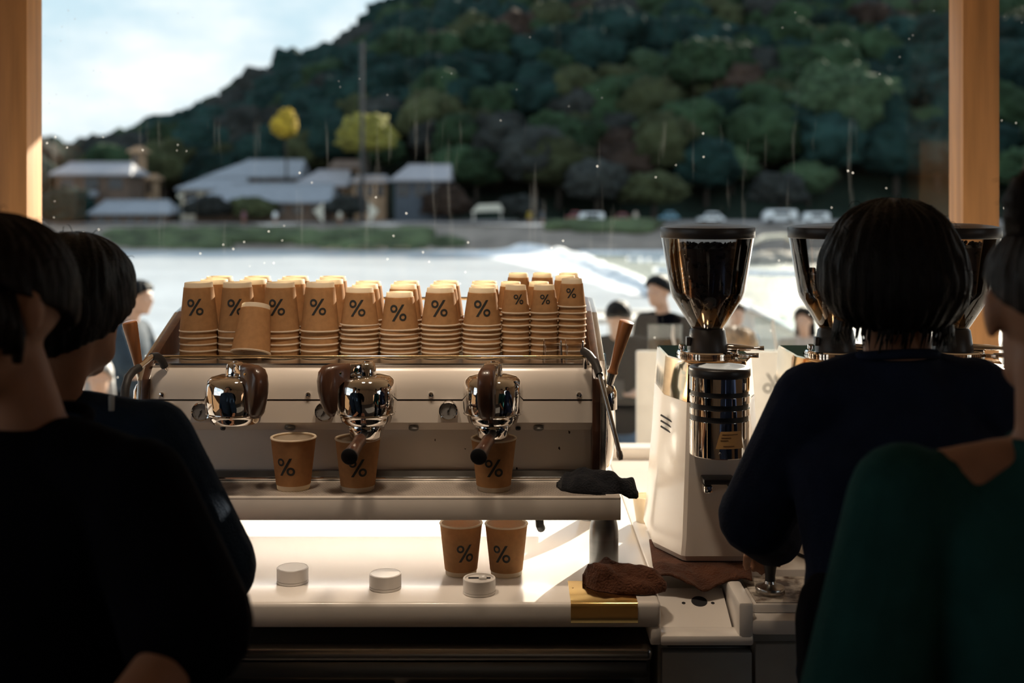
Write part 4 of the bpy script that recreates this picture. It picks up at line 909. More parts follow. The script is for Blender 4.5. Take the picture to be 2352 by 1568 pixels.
def person(name, label, head, hf, f, sh, el, wr, hip, hands, vox, skin, top, leg, hairfn, sleeve=.55, k=1., up=V(0, 0, 1), collar=.045, loose=.012, ground=0., ank=None, knee=None, long_sleeve=False, cuff=None, shoes='shoe', hem=.10, eyes=True, neck_r=.050, shirt_vox=None, sm=6, torso_k=1., neck_back=.02, wide=False):
    # joints are pairs (left, right) as the person feels them; f = where the chest faces
    f_, l_, u_ = frame(f); t = thing(name, label, 'person', (hip.x, hip.y, ground))
    shl, shr = sh; mid = (shl+shr)/2; nb = mid+V(0, 0, .055*k)-f_*.01*k
    ax = (shl-shr); hw = ax.length/2; lv = ax.normalized(); fv = lv.cross(V(0, 0, 1)).normalized()
    if fv.dot(f_) < 0: fv = -fv
    def torso(mb, o, z_low=0., top_=True):
        s_ = []
        low = hip+V(0, 0, -.10*k)
        lay = [(0., .150, .108), (.12, .162, .118), (.28, .150, .108), (.45, .140, .100), (.62, .152, .110), (.80, .165, .115), (.92, hw/k*.92, .098), (1.0, hw/k*.78, .078)]
        for q, a, b in lay:
            c = low.lerp(mid+V(0, 0, .012*k), q); wgt = q; lq = (l_*(1-wgt)+lv*wgt).normalized(); fq = (f_*(1-wgt)+fv*wgt).normalized()
            s_.append((c, lq*(a*k*torso_k+o), fq*(b*k*torso_k+o)))
        if top_: s_.append((nb+V(0, 0, .0), lv*(.064*k+o), fv*(.060*k+o))); s_.append((nb+V(0, 0, .022*k), lv*((.056 if o else .05)*k+o), fv*((.056 if o else .05)*k+o)))
        mb.loft(s_, 28)
    hf_, hl_, hu_ = frame(hf, up)
    mb = MB(); torso(mb, 0.)
    add_head(mb, head, hf, k, up)
    mb.cap(nb-V(0, 0, .02*k), neck_r*1.12*k, head-hu_*.055*k-hf_*neck_back*k, neck_r*k, 18)
    for s in (0, 1):
        mb.cap(sh[s], .052*k, el[s], .041*k); mb.cap(el[s], .041*k, wr[s], .028*k); mb.cap(mid.lerp(sh[s], .35)+V(0, 0, .03*k), .045*k, sh[s], .052*k)
        if hands[s]: add_hand(mb, wr[s], hands[s][0], hands[s][1], k, hands[s][2], hands[s][3])
    hj = [hip+l_*.088*k*(1-2*s) for s in (0, 1)]
    kn = knee or [V(h.x, h.y, ground+.50*k*min(1, (hip.z-ground)/(.92*k)))+f_*.02*k for h in hj]; an = ank or [V(q.x, q.y, ground+.075*k)-f_*.02*k for q in kn]
    for s in (0, 1):
        mb.cap(hj[s], .082*k, kn[s], .055*k); mb.cap(kn[s], .055*k, an[s], .036*k); mb.cap(an[s]-V(0, 0, .035*k), .034*k, an[s]+f_*.13*k-V(0, 0, .047*k), .028*k)
    part('body', bake(mb, vox, sm), skin, t, 180)
    # trousers, shirt, shoes
    mb = MB()
    for s in (0, 1): mb.cap(hj[s]+V(0, 0, .06*k), .098*k, kn[s], .073*k); mb.cap(kn[s], .073*k, an[s]+V(0, 0, .01*k), .058*k)
    mb.loft([(hip+V(0, 0, -.10*k), l_*.15*k, f_*.115*k), (hip+V(0, 0, .02*k), l_*.172*k, f_*.128*k), (hip+V(0, 0, .10*k), l_*.158*k, f_*.118*k)], 24)
    sv = shirt_vox or vox
    part('trousers', bake(mb, sv*1.3, 5), leg, t, 180)
    mb = MB(); torso(mb, loose*k, not wide)
    for s in (0, 1):
        mb.cap(mid.lerp(sh[s], .80 if wide else .35)+V(0, 0, .0 if wide else .028*k), (.048*k+loose*k), sh[s]-V(0, 0, .004*k), .054*k+loose*k)
        if long_sleeve:
            mb.cap(sh[s], .058*k+loose*k, el[s], .054*k+loose*k); mb.cap(el[s], .056*k+loose*k, el[s].lerp(wr[s], .6), .046*k+loose*k); mb.cap(el[s].lerp(wr[s], .6), .046*k+loose*k, el[s].lerp(wr[s], .90), .034*k)
        else:
            e = sh[s].lerp(el[s], sleeve); mb.cap(sh[s], .056*k+loose*k, e, .056*k+loose*1.6*k)
    part('shirt', bake(mb, sv, 5), top, t, 180)
    for s in (0, 1):
        mb = MB(); a = an[s]; mb.cap(a-V(0, 0, .034*k), .041*k, a+f_*.13*k-V(0, 0, .043*k), .033*k); b = bake(mb, .014*max(k, .8), 2)
        b.v = [(p[0], p[1], max(p[2], ground+.001)) for p in b.v]; part('shoe', b, M[shoes], t, 180)
    if collar:                                             # ribbed neckline
        mb = MB(); c0 = nb+V(0, 0, .022*k); pts = [c0+(lv*math.cos(a)*(.064*k)+fv*math.sin(a)*.064*k)+V(0, 0, -.012*k*math.sin(a)) for a in [2*PI*i/28 for i in range(29)]]
        mb.tube(pts, .0085*k, 8, cap=False); part('collar', mb, top, t, 180)
    if eyes:
        for s in (1, -1):
            ec = head+hf_*.076*k+hl_*.032*k*s+hu_*.008*k; e_ = part('eye', MB().ell(ec, (hf_*.011*k, hl_*.013*k, hu_*.009*k), 14, 9), M['eye_white'], t, 180)
            part('iris', MB().ell(ec+hf_*.0085*k, (hf_*.0035*k, hl_*.0055*k, hu_*.0055*k), 12, 8), M['iris'], e_, 180)
            part('eyebrow', MB().tube([head+hf_*.087*k+hl_*(.014)*s*k+hu_*.030*k, head+hf_*.085*k+hl_*.032*s*k+hu_*.036*k, head+hf_*.070*k+hl_*.050*s*k+hu_*.028*k], [.003*k, .0035*k, .002*k], 6), M['hair_black'], t, 180)
    hairfn(t); return t
def big_people():
    # the man in navy before the machine, seen from behind
    hd = P(168, 703, 2.0); hf = V(.24, .96, -.12)
    def hair(t):
        mb = hair_shell(hd+V(0, -.006, .010), hf, 1., (.116, .089, .112), 2.55, 1.15, seedn=4, groove=.0014, side=2.12, n=2.3); strands(mb, hd+V(0, 0, .01), hf, (.104, .089, .112), 46, 5, 0, 6.28, .1, 1.2, .03, .004)
        part('hair', mb, M['hair_black'], t, 180, label='short black hair')
    rs = P(348, 1012, 2.02); ls = rs+V(-.36, -.05, -.005)
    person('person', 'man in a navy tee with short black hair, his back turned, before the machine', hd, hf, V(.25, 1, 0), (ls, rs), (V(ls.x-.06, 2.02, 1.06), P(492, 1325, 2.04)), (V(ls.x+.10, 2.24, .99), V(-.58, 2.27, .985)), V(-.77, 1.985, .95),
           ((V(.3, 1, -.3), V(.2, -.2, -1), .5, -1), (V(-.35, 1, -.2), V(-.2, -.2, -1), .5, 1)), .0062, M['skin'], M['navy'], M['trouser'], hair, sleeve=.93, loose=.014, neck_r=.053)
    tg = [o for o in bpy.data.objects if o.type == 'EMPTY' and o.get('label', '').startswith('man in a navy')][0]
    part('neck_tag', MB().box(X(256, 1.94), X(268, 1.94), 1.925, 1.93, Z(940, 1.94), Z(905, 1.94), .001), M['cab_grey'], tg)
    # the woman in black at the edge, turned three quarters towards us
    hd = P(-22, 705, 1.60); hf = V(-.52, -.80, -.05)
    def hair(t):
        c = hd+V(0, .008, .012); mb = hair_shell(c, hf, 1., (.113, .090, .112), 2.2, .98, seedn=9, groove=.002, side=1.55, n=2.2)
        f_, l_, u_ = frame(hf)
        for s in (1, -1):                                   # locks that fall past the ears
            for q in range(5):
                a = hd+f_*(.066-.012*q)+l_*s*(.058+.002*q)+u_*(.07-.012*q); mb.tube([a, a+l_*s*.016-u_*.05, a+l_*s*.018-u_*.085+f_*.004, a+l_*s*.012-u_*(.115-.012*q)], [.010, .011, .007, .0015], 8)
        strands(mb, c, hf, (.105, .092, .112), 40, 12, 0, 6.28, .1, 1.4, .035, .01)
        part('hair', mb, M['hair_brown'], t, 180, label='dark tied-back hair')
    ls = P(312, 1130, 1.575); rs = ls+V(-.31, .11, .0)
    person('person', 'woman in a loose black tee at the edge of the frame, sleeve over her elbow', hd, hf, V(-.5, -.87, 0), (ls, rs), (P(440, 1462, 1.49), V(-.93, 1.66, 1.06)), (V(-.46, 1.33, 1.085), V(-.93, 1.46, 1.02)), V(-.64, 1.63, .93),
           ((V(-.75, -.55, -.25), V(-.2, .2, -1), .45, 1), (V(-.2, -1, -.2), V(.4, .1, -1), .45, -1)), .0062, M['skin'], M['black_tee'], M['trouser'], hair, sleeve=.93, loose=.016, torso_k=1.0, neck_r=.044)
    # the woman with bobbed hair at the grinders, her back to us
    hd = P(2046, 618, 2.08)+V(0, .01, 0); hf = V(-.18, .92, -.32)
    def hair(t):
        u = V(0, .12, 1).normalized(); mb = hair_shell(hd+V(.003, -.012, .004), V(-.18, .92, 0), 1., (.112, .110, .117), 2.62, 1.15, seedn=21, groove=.0020, side=2.45, n=2.25, bottom=-.108, nu=140, nv=40, flare=.14)
        strands(mb, hd+V(.003, -.012, .004), V(-.18, .92, 0), (.112, .1215, .117), 60, 22, 1.2, 5.0, .2, 1.9, .03, .012)
        rd = random.Random(6)
        for q in range(150):                                 # wisps at the hem
            a = rd.uniform(1.0, 5.3); ff, ll, uu = frame(V(-.18, .92, 0)); b = hd+V(.003, -.012, -.085)+ff*math.cos(a)*.085+ll*math.sin(a)*.098
            mb.tube([b, b-uu*.018+ll*math.sin(a)*.004, b-uu*rd.uniform(.030, .052)-ff*math.cos(a)*.01+ll*(math.sin(a)*rd.uniform(-.012, .012))], [.0022, .0016, .0004], 5)
        part('hair', mb, M['hair_black'], t, 180, label='black chin-length bob')
    ls, rs = P(1868, 925, 2.07), P(2238, 915, 2.07)
    hand_w = V(TAMP.x+.010, TAMP.y-.066, TAMP.z+.112)
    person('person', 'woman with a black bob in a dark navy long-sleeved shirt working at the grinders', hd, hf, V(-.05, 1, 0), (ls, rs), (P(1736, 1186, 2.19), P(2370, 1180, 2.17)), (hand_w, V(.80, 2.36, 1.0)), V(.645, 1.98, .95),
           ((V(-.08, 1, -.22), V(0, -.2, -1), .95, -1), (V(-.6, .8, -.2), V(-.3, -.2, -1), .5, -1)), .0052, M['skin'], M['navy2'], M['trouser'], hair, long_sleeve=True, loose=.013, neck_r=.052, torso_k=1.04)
    # the person in teal with a bun, nearest on the grinder side
    hd = P(2424, 712, 1.50); hf = V(.10, .98, -.10)
    def hair(t):
        mb = hair_shell(hd+V(0, -.010, .012), hf, 1., (.116, .083, .108), 2.05, 1.0, seedn=31, groove=.0012, side=1.42, n=2.2)
        b = P(2395, 478, 1.48)
        for q in range(7):
            a = q*.9; pts = [b+V(math.cos(a+w_)*.036, .02*math.sin(2*w_+q), math.sin(a+w_)*.040)*(1-.05*q) for w_ in [i*.5 for i in range(8)]]; mb.tube(pts, [.004]+[.017]*6+[.004], 10)
        mb.ell(b, (V(.042, 0, 0), V(0, .042, 0), V(0, 0, .045)), 18, 12)
        mb.tube([b-V(0, 0, .02), hd+V(-.02, -.02, .10)], [.03, .045], 14)
        strands(mb, hd+V(0, 0, .012), hf, (.101, .082, .106), 60, 33, 0, 6.28, .2, 1.8, .04, .012); strands(mb, b, hf, (.05, .05, .055), 40, 34, 0, 6.28, 0, 3., .03, .0)
        part('hair', mb, M['hair_brown'], t, 180, label='dark hair in a topknot')
    ls, rs = P(2078, 1146, 1.50), V(.875, 1.50, 1.33)
    person('person', 'person in a teal wide-necked top with a topknot, nearest us beside the grinders', hd, hf, V(.0, 1, 0), (ls, rs), (V(.425, 1.50, 1.045), V(.95, 1.5, 1.05)), (V(.52, 1.72, .96), V(.86, 1.72, .96)), V(.68, 1.49, .93),
           ((V(.2, 1, -.2), V(.2, -.1, -1), .5, -1), (V(-.2, 1, -.2), V(-.2, -.1, -1), .5, 1)), .0062, M['skin'], M['teal'], M['trouser'], hair, sleeve=.95, loose=.014, collar=0, neck_r=.054, torso_k=1.02, wide=True)
big_people()
# ================================================================== OUTSIDE: terrace, river, far bank, hill
GZ, WZ = -.60, -5.0
def outside():
    # paved terrace and the revetment going down to the river
    struct('ground', MB().box(-30, 30, -25, 19, GZ-.3, GZ), M['paving'])
    mb = MB(); mb.add([V(-40, 19, GZ-.02), V(40, 19, GZ-.02), V(70, 42, WZ-.4), V(-70, 42, WZ-.4), V(-40, 19, GZ-1), V(40, 19, GZ-1), V(70, 42, WZ-2), V(-70, 42, WZ-2)], [(0, 1, 2, 3), (4, 7, 6, 5), (0, 4, 5, 1), (1, 5, 6, 2), (2, 6, 7, 3), (3, 7, 4, 0)])
    struct('riverbank', mb, M['rock'])
    mb = MB(); mb.box(-420, 420, 30, 150, WZ-1, WZ); struct('river', mb, M['water'])
    # weir: a white crest running towards us, stony shallows beyond it
    D = lambda py: (ZC-WZ)*F/(py-YH)
    g = lambda px, py, dz=0.: V(X(px, D(py)), D(py), WZ+dz)
    mb = MB(); n = 30; A, B = [], []
    top = [(1275, 577), (1330, 592), (1400, 618), (1480, 650), (1600, 700), (1750, 775)]
    poly = [g(px, py, .03) for px, py in top]+[g(3600, 775, .03), g(3600, 577, .03)]
    mb.add(poly, [tuple(range(len(poly)))]); sh_ = struct('river_shallows', mb, M['water_stony'])
    rd = random.Random(3); vs, fs = [], []; K = 60; W_ = 16
    line = [(1250, 578), (1272, 581), (1310, 588), (1350, 603), (1400, 624), (1460, 648), (1530, 680)]
    for i in range(K+1):
        q = i/K*(len(line)-1); a = min(int(q), len(line)-2); fr = q-a; px = line[a][0]+(line[a+1][0]-line[a][0])*fr; py = line[a][1]+(line[a+1][1]-line[a][1])*fr; b = g(px, py)
        for j in range(W_+1):
            v = j/W_; wd = 6.5*(b.y/110)*(1.6-1.1*i/K); x = b.x-wd*v; hgt = .9*math.exp(-((v-.16)/.22)**2)+.12
            vs.append(V(x+rd.uniform(-.2, .2), b.y+rd.uniform(-.3, .3), WZ+.02+max(0, hgt*(1-.3*v)*(.8+.5*noise.noise(V(x*.35, b.y*.35, 0))))*(1 if 0 < j < W_ else 0)))
    for i in range(K):
        for j in range(W_): a = i*(W_+1)+j; fs.append((a, a+1, a+W_+2, a+W_+1))
    solo('weir_foam', MB().add(vs, fs), M['foam'], 'white water breaking over the weir across the river', 'white water', kind='stuff')
    for k, (p0, p1) in enumerate((((1440, 600), (1715, 605)), ((1500, 626), (2100, 640)), ((1330, 584), (1720, 587)))):
        a, b = g(*p0), g(*p1); mb = MB(); vs = []
        n = 40
        for i in range(n+1):
            p = a.lerp(b, i/n)+V(0, 2*noise.noise(V(i*.4, k, 0)), 0); w_ = .5+.5*noise.noise(V(i*.7, k+3, 0)); vs += [p+V(0, -w_, .05), p+V(0, 0, .30+.2*w_), p+V(0, w_, .05)]
        fs = []
        for i in range(n): fs += [(3*i, 3*i+1, 3*i+4, 3*i+3), (3*i+1, 3*i+2, 3*i+5, 3*i+4)]
        solo('weir_step', mb.add(vs, fs), M['foam'], ['white water ripple line in the stony shallows, the middle one', 'white water ripple line in the stony shallows, nearest us', 'white water ripple line in the stony shallows, farthest'][k], 'white water', kind='stuff')
    # far bank: grassy and stony strips with a road on top
    def strip_(name, rows, m, n=120, x0=-170, x1=200, amp=.3, f=.05):
        vs, fs = [], []
        for y, z in rows:
            for i in range(n+1): x = x0+(x1-x0)*i/n; vs.append(V(x, y+2.5*noise.noise(V(x*f, y*.1, 3)), z+amp*noise.noise(V(x*f*3, y*.3, 7))))
        for r in range(len(rows)-1):
            for i in range(n): a = r*(n+1)+i; fs.append((a, a+1, a+n+2, a+n+1))
        struct(name, MB().add(vs, fs), m, 180)
    strip_('far_bank', [(143, WZ-.3), (146, WZ+.6), (149, -3.6), (152, -2.9), (156, -2.15)], M['gravel_bank'])
    strip_('road', [(155, -2.15), (160, -2.0), (178, -1.9)], M['road'], amp=.05)
    # grass on the bank below the houses
    rd = random.Random(17); mb = MB()
    for px0, px1, py0, py1, nn in ((262, 520, 530, 572, 260), (520, 980, 530, 552, 170), (1270, 1500, 508, 530, 60), (700, 1060, 552, 575, 40)):
        for _ in range(nn):
            px, py = rd.uniform(px0, px1), rd.uniform(py0, py1); q = (py-515)/60; Dd = 153-8*q; p = P(px, py, Dd); r = rd.uniform(.6, 1.2)
            mb.ell(p, (V(r*1.8, 0, 0), V(0, r, 0), V(0, 0, r*.6)), 7, 5)
    solo('bank_grass', mb, M['grass'], 'green scrub and grass along the far river bank', 'grass', kind='stuff', smooth=180)
    # rocks at the near right of the river
    rd = random.Random(8)
    rk = [(1740, 605, 'brown rock in the shallows, first from the grinder hopper', 1.6), (1764, 590, 'brown rock in the shallows behind the first one, smaller', 1.0), (1786, 603, 'broad brown rock in the shallows, in the middle of the gap between hoppers', 1.9), (1812, 589, 'brown rock in the shallows just before the second hopper', 1.2), (1838, 604, 'brown rock in the shallows seen through the second hopper', 1.6), (1880, 592, 'brown rock in the shallows, farthest along beside the bobbed hair', 1.4)]
    for i, (px, py, lab_, r) in enumerate(rk):
        D_ = D(py); p = g(px, py)
        mb = MB(); mb.ell(p, (V(r*1.5, 0, 0), V(0, r, 0), V(0, 0, r*.62)), 12, 8); mb.v = [tuple(Vector(v)+V(1, .4, .7)*.5*noise.noise(Vector(v)*.7)) for v in mb.v]
        solo('river_rock', mb, M['rock'], lab_, 'rock', 'rocks in the shallows', loc=tuple(p), smooth=60)
    # stone benches, wall and ramp at the edge of the terrace
    D_ = 13.0
    t = thing('stone_bench', 'pale stone bench seen behind the head of the man looking down', 'bench', (X(1420, D_), D_, GZ))
    part('seat', MB().box(X(1300, D_), X(1482, D_), D_, D_+.6, Z(745, D_), Z(733, D_), .03), M['pale_stone'], t)
    for px in (1312, 1470): part('leg', MB().box(X(px-10, D_), X(px+10, D_), D_+.1, D_+.5, GZ, Z(745.2, D_), .02), M['pale_stone'], t)
    D_ = 15.5
    t = thing('terrace_rail', 'pale rail along the terrace edge behind the stone bench', 'rail', (X(1400, D_), D_, GZ))
    part('rail', MB().box(X(1330, D_), X(1520, D_), D_, D_+.14, Z(722, D_), Z(712, D_), .02), M['pale_stone'], t)
    for px in (1340, 1400, 1460, 1512): part('post', MB().box(X(px-3, D_), X(px+3, D_), D_+.02, D_+.12, GZ, Z(722.1, D_), .01), M['pale_stone'], t)
    D_ = 12.
    mb = MB(); a = [(X(1690, D_), Z(693, D_)), (X(1780, D_), Z(700, D_)), (X(1830, D_), Z(770, D_)), (X(1830, D_), GZ), (X(1690, D_), GZ)]
    t = thing('stone_ramp', 'pale stone stair wall sloping down behind the first grinder', 'wall', (X(1760, D_), D_, GZ))
    part('wall', MB().prism([(X(1700, D_), Z(712, D_)), (X(1722, D_), Z(712, D_)), (X(1830, D_), Z(768, D_)), (X(1830, D_), GZ), (X(1700, D_), GZ)], D_, D_+.5, 'y', .02), M['pale_stone'], t)
    part('coping', MB().prism([(X(1696, D_), Z(700, D_)), (X(1724, D_), Z(700, D_)), (X(1838, D_), Z(762, D_)), (X(1838, D_), Z(772, D_)), (X(1722, D_), Z(711, D_)), (X(1696, D_), Z(711, D_))], D_-.08, D_+.58, 'y', .02), M['foam'], t)
    part('rear_wall', MB().box(X(1700, D_), X(1775, D_), D_+.9, D_+1.2, GZ, Z(694, D_+.9), .02), M['pale_stone'], t)
    # low stone wall with shrubs behind the man walking on the far side
    D_ = 17.0
    t = thing('terrace_wall', 'low stone kerb at the river edge behind the walking man', 'wall', (X(330, D_), D_, GZ))
    for i in range(11): part('stone', MB().box(X(90, D_)+i*.42, X(90, D_)+i*.42+.40, D_, D_+.5, GZ, Z(785, D_)+.02*((i*7) % 3), .03), M['pale_stone'] if i % 3 else M['paving'], t)
    # white sign boards with the percent sign seen from behind, and clear screens on them
    D_ = 5.5; zt = Z(806, D_)
    for px0, px1, cx_, cy_, lab in ((1462, 1640, 1527, 893, 'white screen panel with mirrored percent sign between machine and first grinder'), (1646, 1829, 1776, 880, 'white screen panel with mirrored percent sign between the first two grinders')):
        t = thing('screen_panel', lab, 'screen', (X((px0+px1)/2, D_), D_, GZ), group='white outdoor screens')
        part('board', MB().box(X(px0, D_), X(px1, D_), D_, D_+.03, GZ+.04, zt, .008), M['panel_white'], t)
        for e in (px0+14, px1-14): part('foot', MB().box(X(e, D_)-.02, X(e, D_)+.02, D_-.15, D_+.18, GZ, GZ+.039, .008), M['steel'], t)
        c = P(cx_, cy_, D_); mb = MB(); percent(mb, .088, lambda u, v: V(c.x-u, D_-.002, c.z+v), .085); part('percent_mark', mb, M['ink'], t, label='thin mirrored percent sign')
        a, b = (1490, 1566) if px0 < 1500 else (1735, 1829); tp = 745 if px0 < 1500 else 728
        part('clear_screen', MB().box(X(a, D_), X(b, D_), D_+.010, D_+.016, zt+.001, Z(tp, D_)), M['acrylic'], t, 0)
        mb = MB(); q = 1546 if px0 < 1500 else 1776
        mb.tube([P(q, tp+2, D_+.007), P(q-1, tp+28, D_+.007), P(q+4, tp+50, D_+.007), P(q+7, 804, D_+.007)], [.004, .007, .005, .006], 6); part('paint_run', mb, M['foam'], t)
outside()
def hill():
    sky = [(-900, 420), (-300, 395), (60, 366), (160, 374), (250, 345), (350, 305), (480, 250), (560, 215), (640, 165), (720, 115), (800, 70), (880, 33), (960, 0), (1080, -28), (1250, -62), (1600, -105), (2352, -120), (3300, -80), (4200, 60)]
    def sy(px):
        if px <= sky[0][0]: return sky[0][1]
        for (a, ya), (b, yb) in zip(sky, sky[1:]):
            if px <= b: return ya+(yb-ya)*(px-a)/(b-a)
        return sky[-1][1]
    DR = 300.
    def H(x, y):
        px = CX+F*x/y; top = ZC+(YH-sy(px)-14)/F*DR-5.0
        q = max(0, min(1.25, (y-172)/(DR-172))); s = min(1, q)**.93
        z = -1.9+(top+1.9)*s
        if q > 1: z -= (q-1)*30
        return z+min(1, q*6)*2.2*noise.noise(V(x*.03, y*.03, 1))
    nx, ny = 130, 46; vs, fs = [], []
    for j in range(ny+1):
        y = 170+165*j/ny
        for i in range(nx+1): u = -.72+1.44*i/nx; vs.append(V(u*y, y, H(u*y, y)))
    for j in range(ny):
        for i in range(nx): a = j*(nx+1)+i; fs.append((a, a+1, a+nx+2, a+nx+1))
    struct('hillside', MB().add(vs, fs), M['forest_floor'], 180)
    # crown shapes: lumpy masses of foliage
    def crown(seedn, sub, kind):
        bm = bmesh.new(); bmesh.ops.create_icosphere(bm, subdivisions=sub, radius=1); mb = MB()
        for v in bm.verts:
            p = v.co.copy(); d = .26*noise.noise(p*1.5+V(seedn, 0, 0))+.24*noise.noise(p*3.4+V(0, seedn, 0))+(.20*noise.noise(p*7.+V(0, 0, seedn))+(.12*noise.noise(p*14.+V(0, 0, seedn)) if sub > 3 else 0))
            p = p*(1+d); p.z = p.z*(.84 if kind != 'tall' else 1.25)
            if p.z < -.35: p.z = -.35+(p.z+.35)*.45
            v.co = p
        mb.bm(bm); bm.free(); return mb
    cm = {}
    kinds = [('leaf_dark', 'dark green'), ('leaf_green', 'mid green'), ('leaf_olive', 'olive green'), ('leaf_rust', 'rust brown'), ('leaf_umber', 'grey brown'), ('leaf_fresh', 'pale green')]
    for ki in range(6):
        for v in range(3): cm[ki, v] = crown(ki*3.1+v*1.7, 4, 'round').mesh('crown', TREE[ki], (0, 0, 0), 180)
    tb = MB().tube([(0, 0, -1.6), (.02, 0, -.9), (.04, .02, -.1)], [.10, .075, .05], 8).mesh('trunk', M['trunk'], (0, 0, 0), 60)
    low = [crown(50+v, 3, 'round') for v in range(4)]
    rd = random.Random(41); forest = MB(); cand = []
    y = 177.
    while y < 306:
        step = 6.4 if y < 215 else 7.4; x = -.52*y
        while x < .56*y:
            xx, yy = x+rd.uniform(-2.2, 2.2), y+rd.uniform(-2.4, 2.4); cand.append((xx, yy)); x += step*rd.uniform(.85, 1.15)
        y += 6.2
    cand.sort(key=lambda p: p[1])
    near = [c for c in cand]; n_ind = 0
    for xx, yy in cand:
        px = CX+F*xx/yy; z = H(xx, yy); zone = noise.noise(V(xx*.022, yy*.03, 5))+rd.uniform(-.35, .35)
        if px < 900: ki = rd.choice((0, 0, 0, 1, 4)) if zone < .25 else rd.choice((1, 2, 4, 0))
        else: ki = 0 if zone < -.12 else (1 if zone < .14 else rd.choice((2, 3, 5, 4, 1, 2)))
        r = rd.uniform(3.4, 5.6)*(1.0 if yy < 240 else 1.1); s = (r*rd.uniform(.9, 1.15), r, r*rd.uniform(.85, 1.2))
        if py_low(px, yy, z): continue
        if n_ind < 285 and -.46 < xx/yy < .47:
            n_ind += 1; t = thing('forest_tree', f'{kinds[ki][1]} broadleaf tree among the forest covering the hill across the river', 'tree', (xx, yy, z), (0, 0, rd.uniform(0, 6)), f'{kinds[ki][1]} trees on the hillside'); t.scale = s
            c = link('crown', cm[ki, rd.randrange(3)], t); c.location = (0, 0, 1.15); k = link('trunk', tb, t); k.location = (0, 0, 1.2)
        else:
            b = low[rd.randrange(4)]; a = rd.uniform(0, 6); ca, sa = math.cos(a), math.sin(a); forest.cm = ki
            forest.add([(xx+(p[0]*ca-p[1]*sa)*s[0], yy+(p[0]*sa+p[1]*ca)*s[1], z+(p[2]+.8)*s[2]) for p in b.v], b.f)
    o = solo('forest_canopy', forest, TREE, 'forest canopy filling the upper slopes of the hill', 'forest', kind='stuff', smooth=180)
    # trees that can be told apart
    def special(name, lab, px, py, D, r, m, kind='round', squash=1.0, trunk=True, cat='tree'):
        c = P(px, py, D); gz = max(H(c.x, D), -2.0) if D > 172 else -2.0; t = thing(name, lab, cat, (c.x, D, gz))
        mb = crown(px*.37, 4, kind); mb.v = [(c.x+p[0]*r, D+p[1]*r, c.z+p[2]*r*squash) for p in mb.v]; part('crown', mb, m, t, 180)
        if trunk and c.z-gz > .5: part('trunk', MB().tube([V(c.x, D, gz-.3), V(c.x+.2, D, (gz+c.z)/2), V(c.x, D, c.z)], [r*.10, r*.08, r*.05], 8), M['trunk'], t)
    special('ginkgo_tree', 'bright yellow tree above the long pale roofs', 655, 293, 176, 1.9, M['leaf_yellow'], 'tall')
    special('willow_tree', 'yellow-green topped tree with drooping crown above the tan house', 840, 315, 172, 4.1, M['leaf_weeping'], 'round', .85)
    special('shrub', 'rust-tinged round bush at the end of the slate-walled house', 1025, 470, 164, 3.4, M['leaf_rust'], 'round', .8, False, 'bush')
    special('forest_tree', 'big pale green tree catching light above the second grinder', 1935, 262, 188, 8.6, M['leaf_fresh'])
    special('forest_tree', 'pale green tree left of the biggest lit crown', 1610, 165, 205, 6.2, M['leaf_green'])
    special('forest_tree', 'rust brown tree rising over the middle slope', 1075, 180, 230, 5.2, M['leaf_rust'])
    special('forest_tree', 'olive tree with rounded crown above the slate-walled house', 905, 225, 225, 5.4, M['leaf_olive'])
    special('forest_tree', 'rust brown round tree above the far river road', 1355, 250, 200, 5.2, M['leaf_rust'])
    special('shrub', 'dark bush beside the flat-roofed teahouse', 150, 480, 160, 3.4, M['leaf_dark'], 'round', .9, False, 'bush')
    special('shrub', 'dark green tree before the tall tan house corner', 60, 420, 168, 4.0, M['leaf_dark'], 'round', 1.1, True, 'tree')
    special('riverside_tree', 'bare grey-green tree by the white canopy', 1195, 478, 162, 3.0, M['leaf_umber'], 'round', .7)
    special('riverside_tree', 'grey-brown leafless tree over the parked vans', 1370, 420, 168, 4.2, M['leaf_umber'], 'round', .9)
    special('riverside_tree', 'olive tree over the road beside the first grinder lid', 1500, 440, 166, 4.4, M['leaf_olive'], 'round', .7)
    special('riverside_tree', 'grey-brown tree over the road behind the second grinder', 1790, 440, 168, 3.8, M['leaf_umber'], 'round', .8)
    special('shrub', 'grey-brown scrub before the pale roofs', 480, 478, 160, 3.2, M['leaf_umber'], 'round', .55, False, 'bush')
    special('shrub', 'olive scrub below the long pale roof', 580, 480, 160, 3.0, M['leaf_olive'], 'round', .6, False, 'bush')
    special('shrub', 'brown scrub between the two pale flags', 790, 475, 160, 3.0, M['leaf_umber'], 'round', .55, False, 'bush')
def py_low(px, yy, z):
    # keep the crowns off the house plots
    return yy < 186 and 90 < px < 1045
hill()
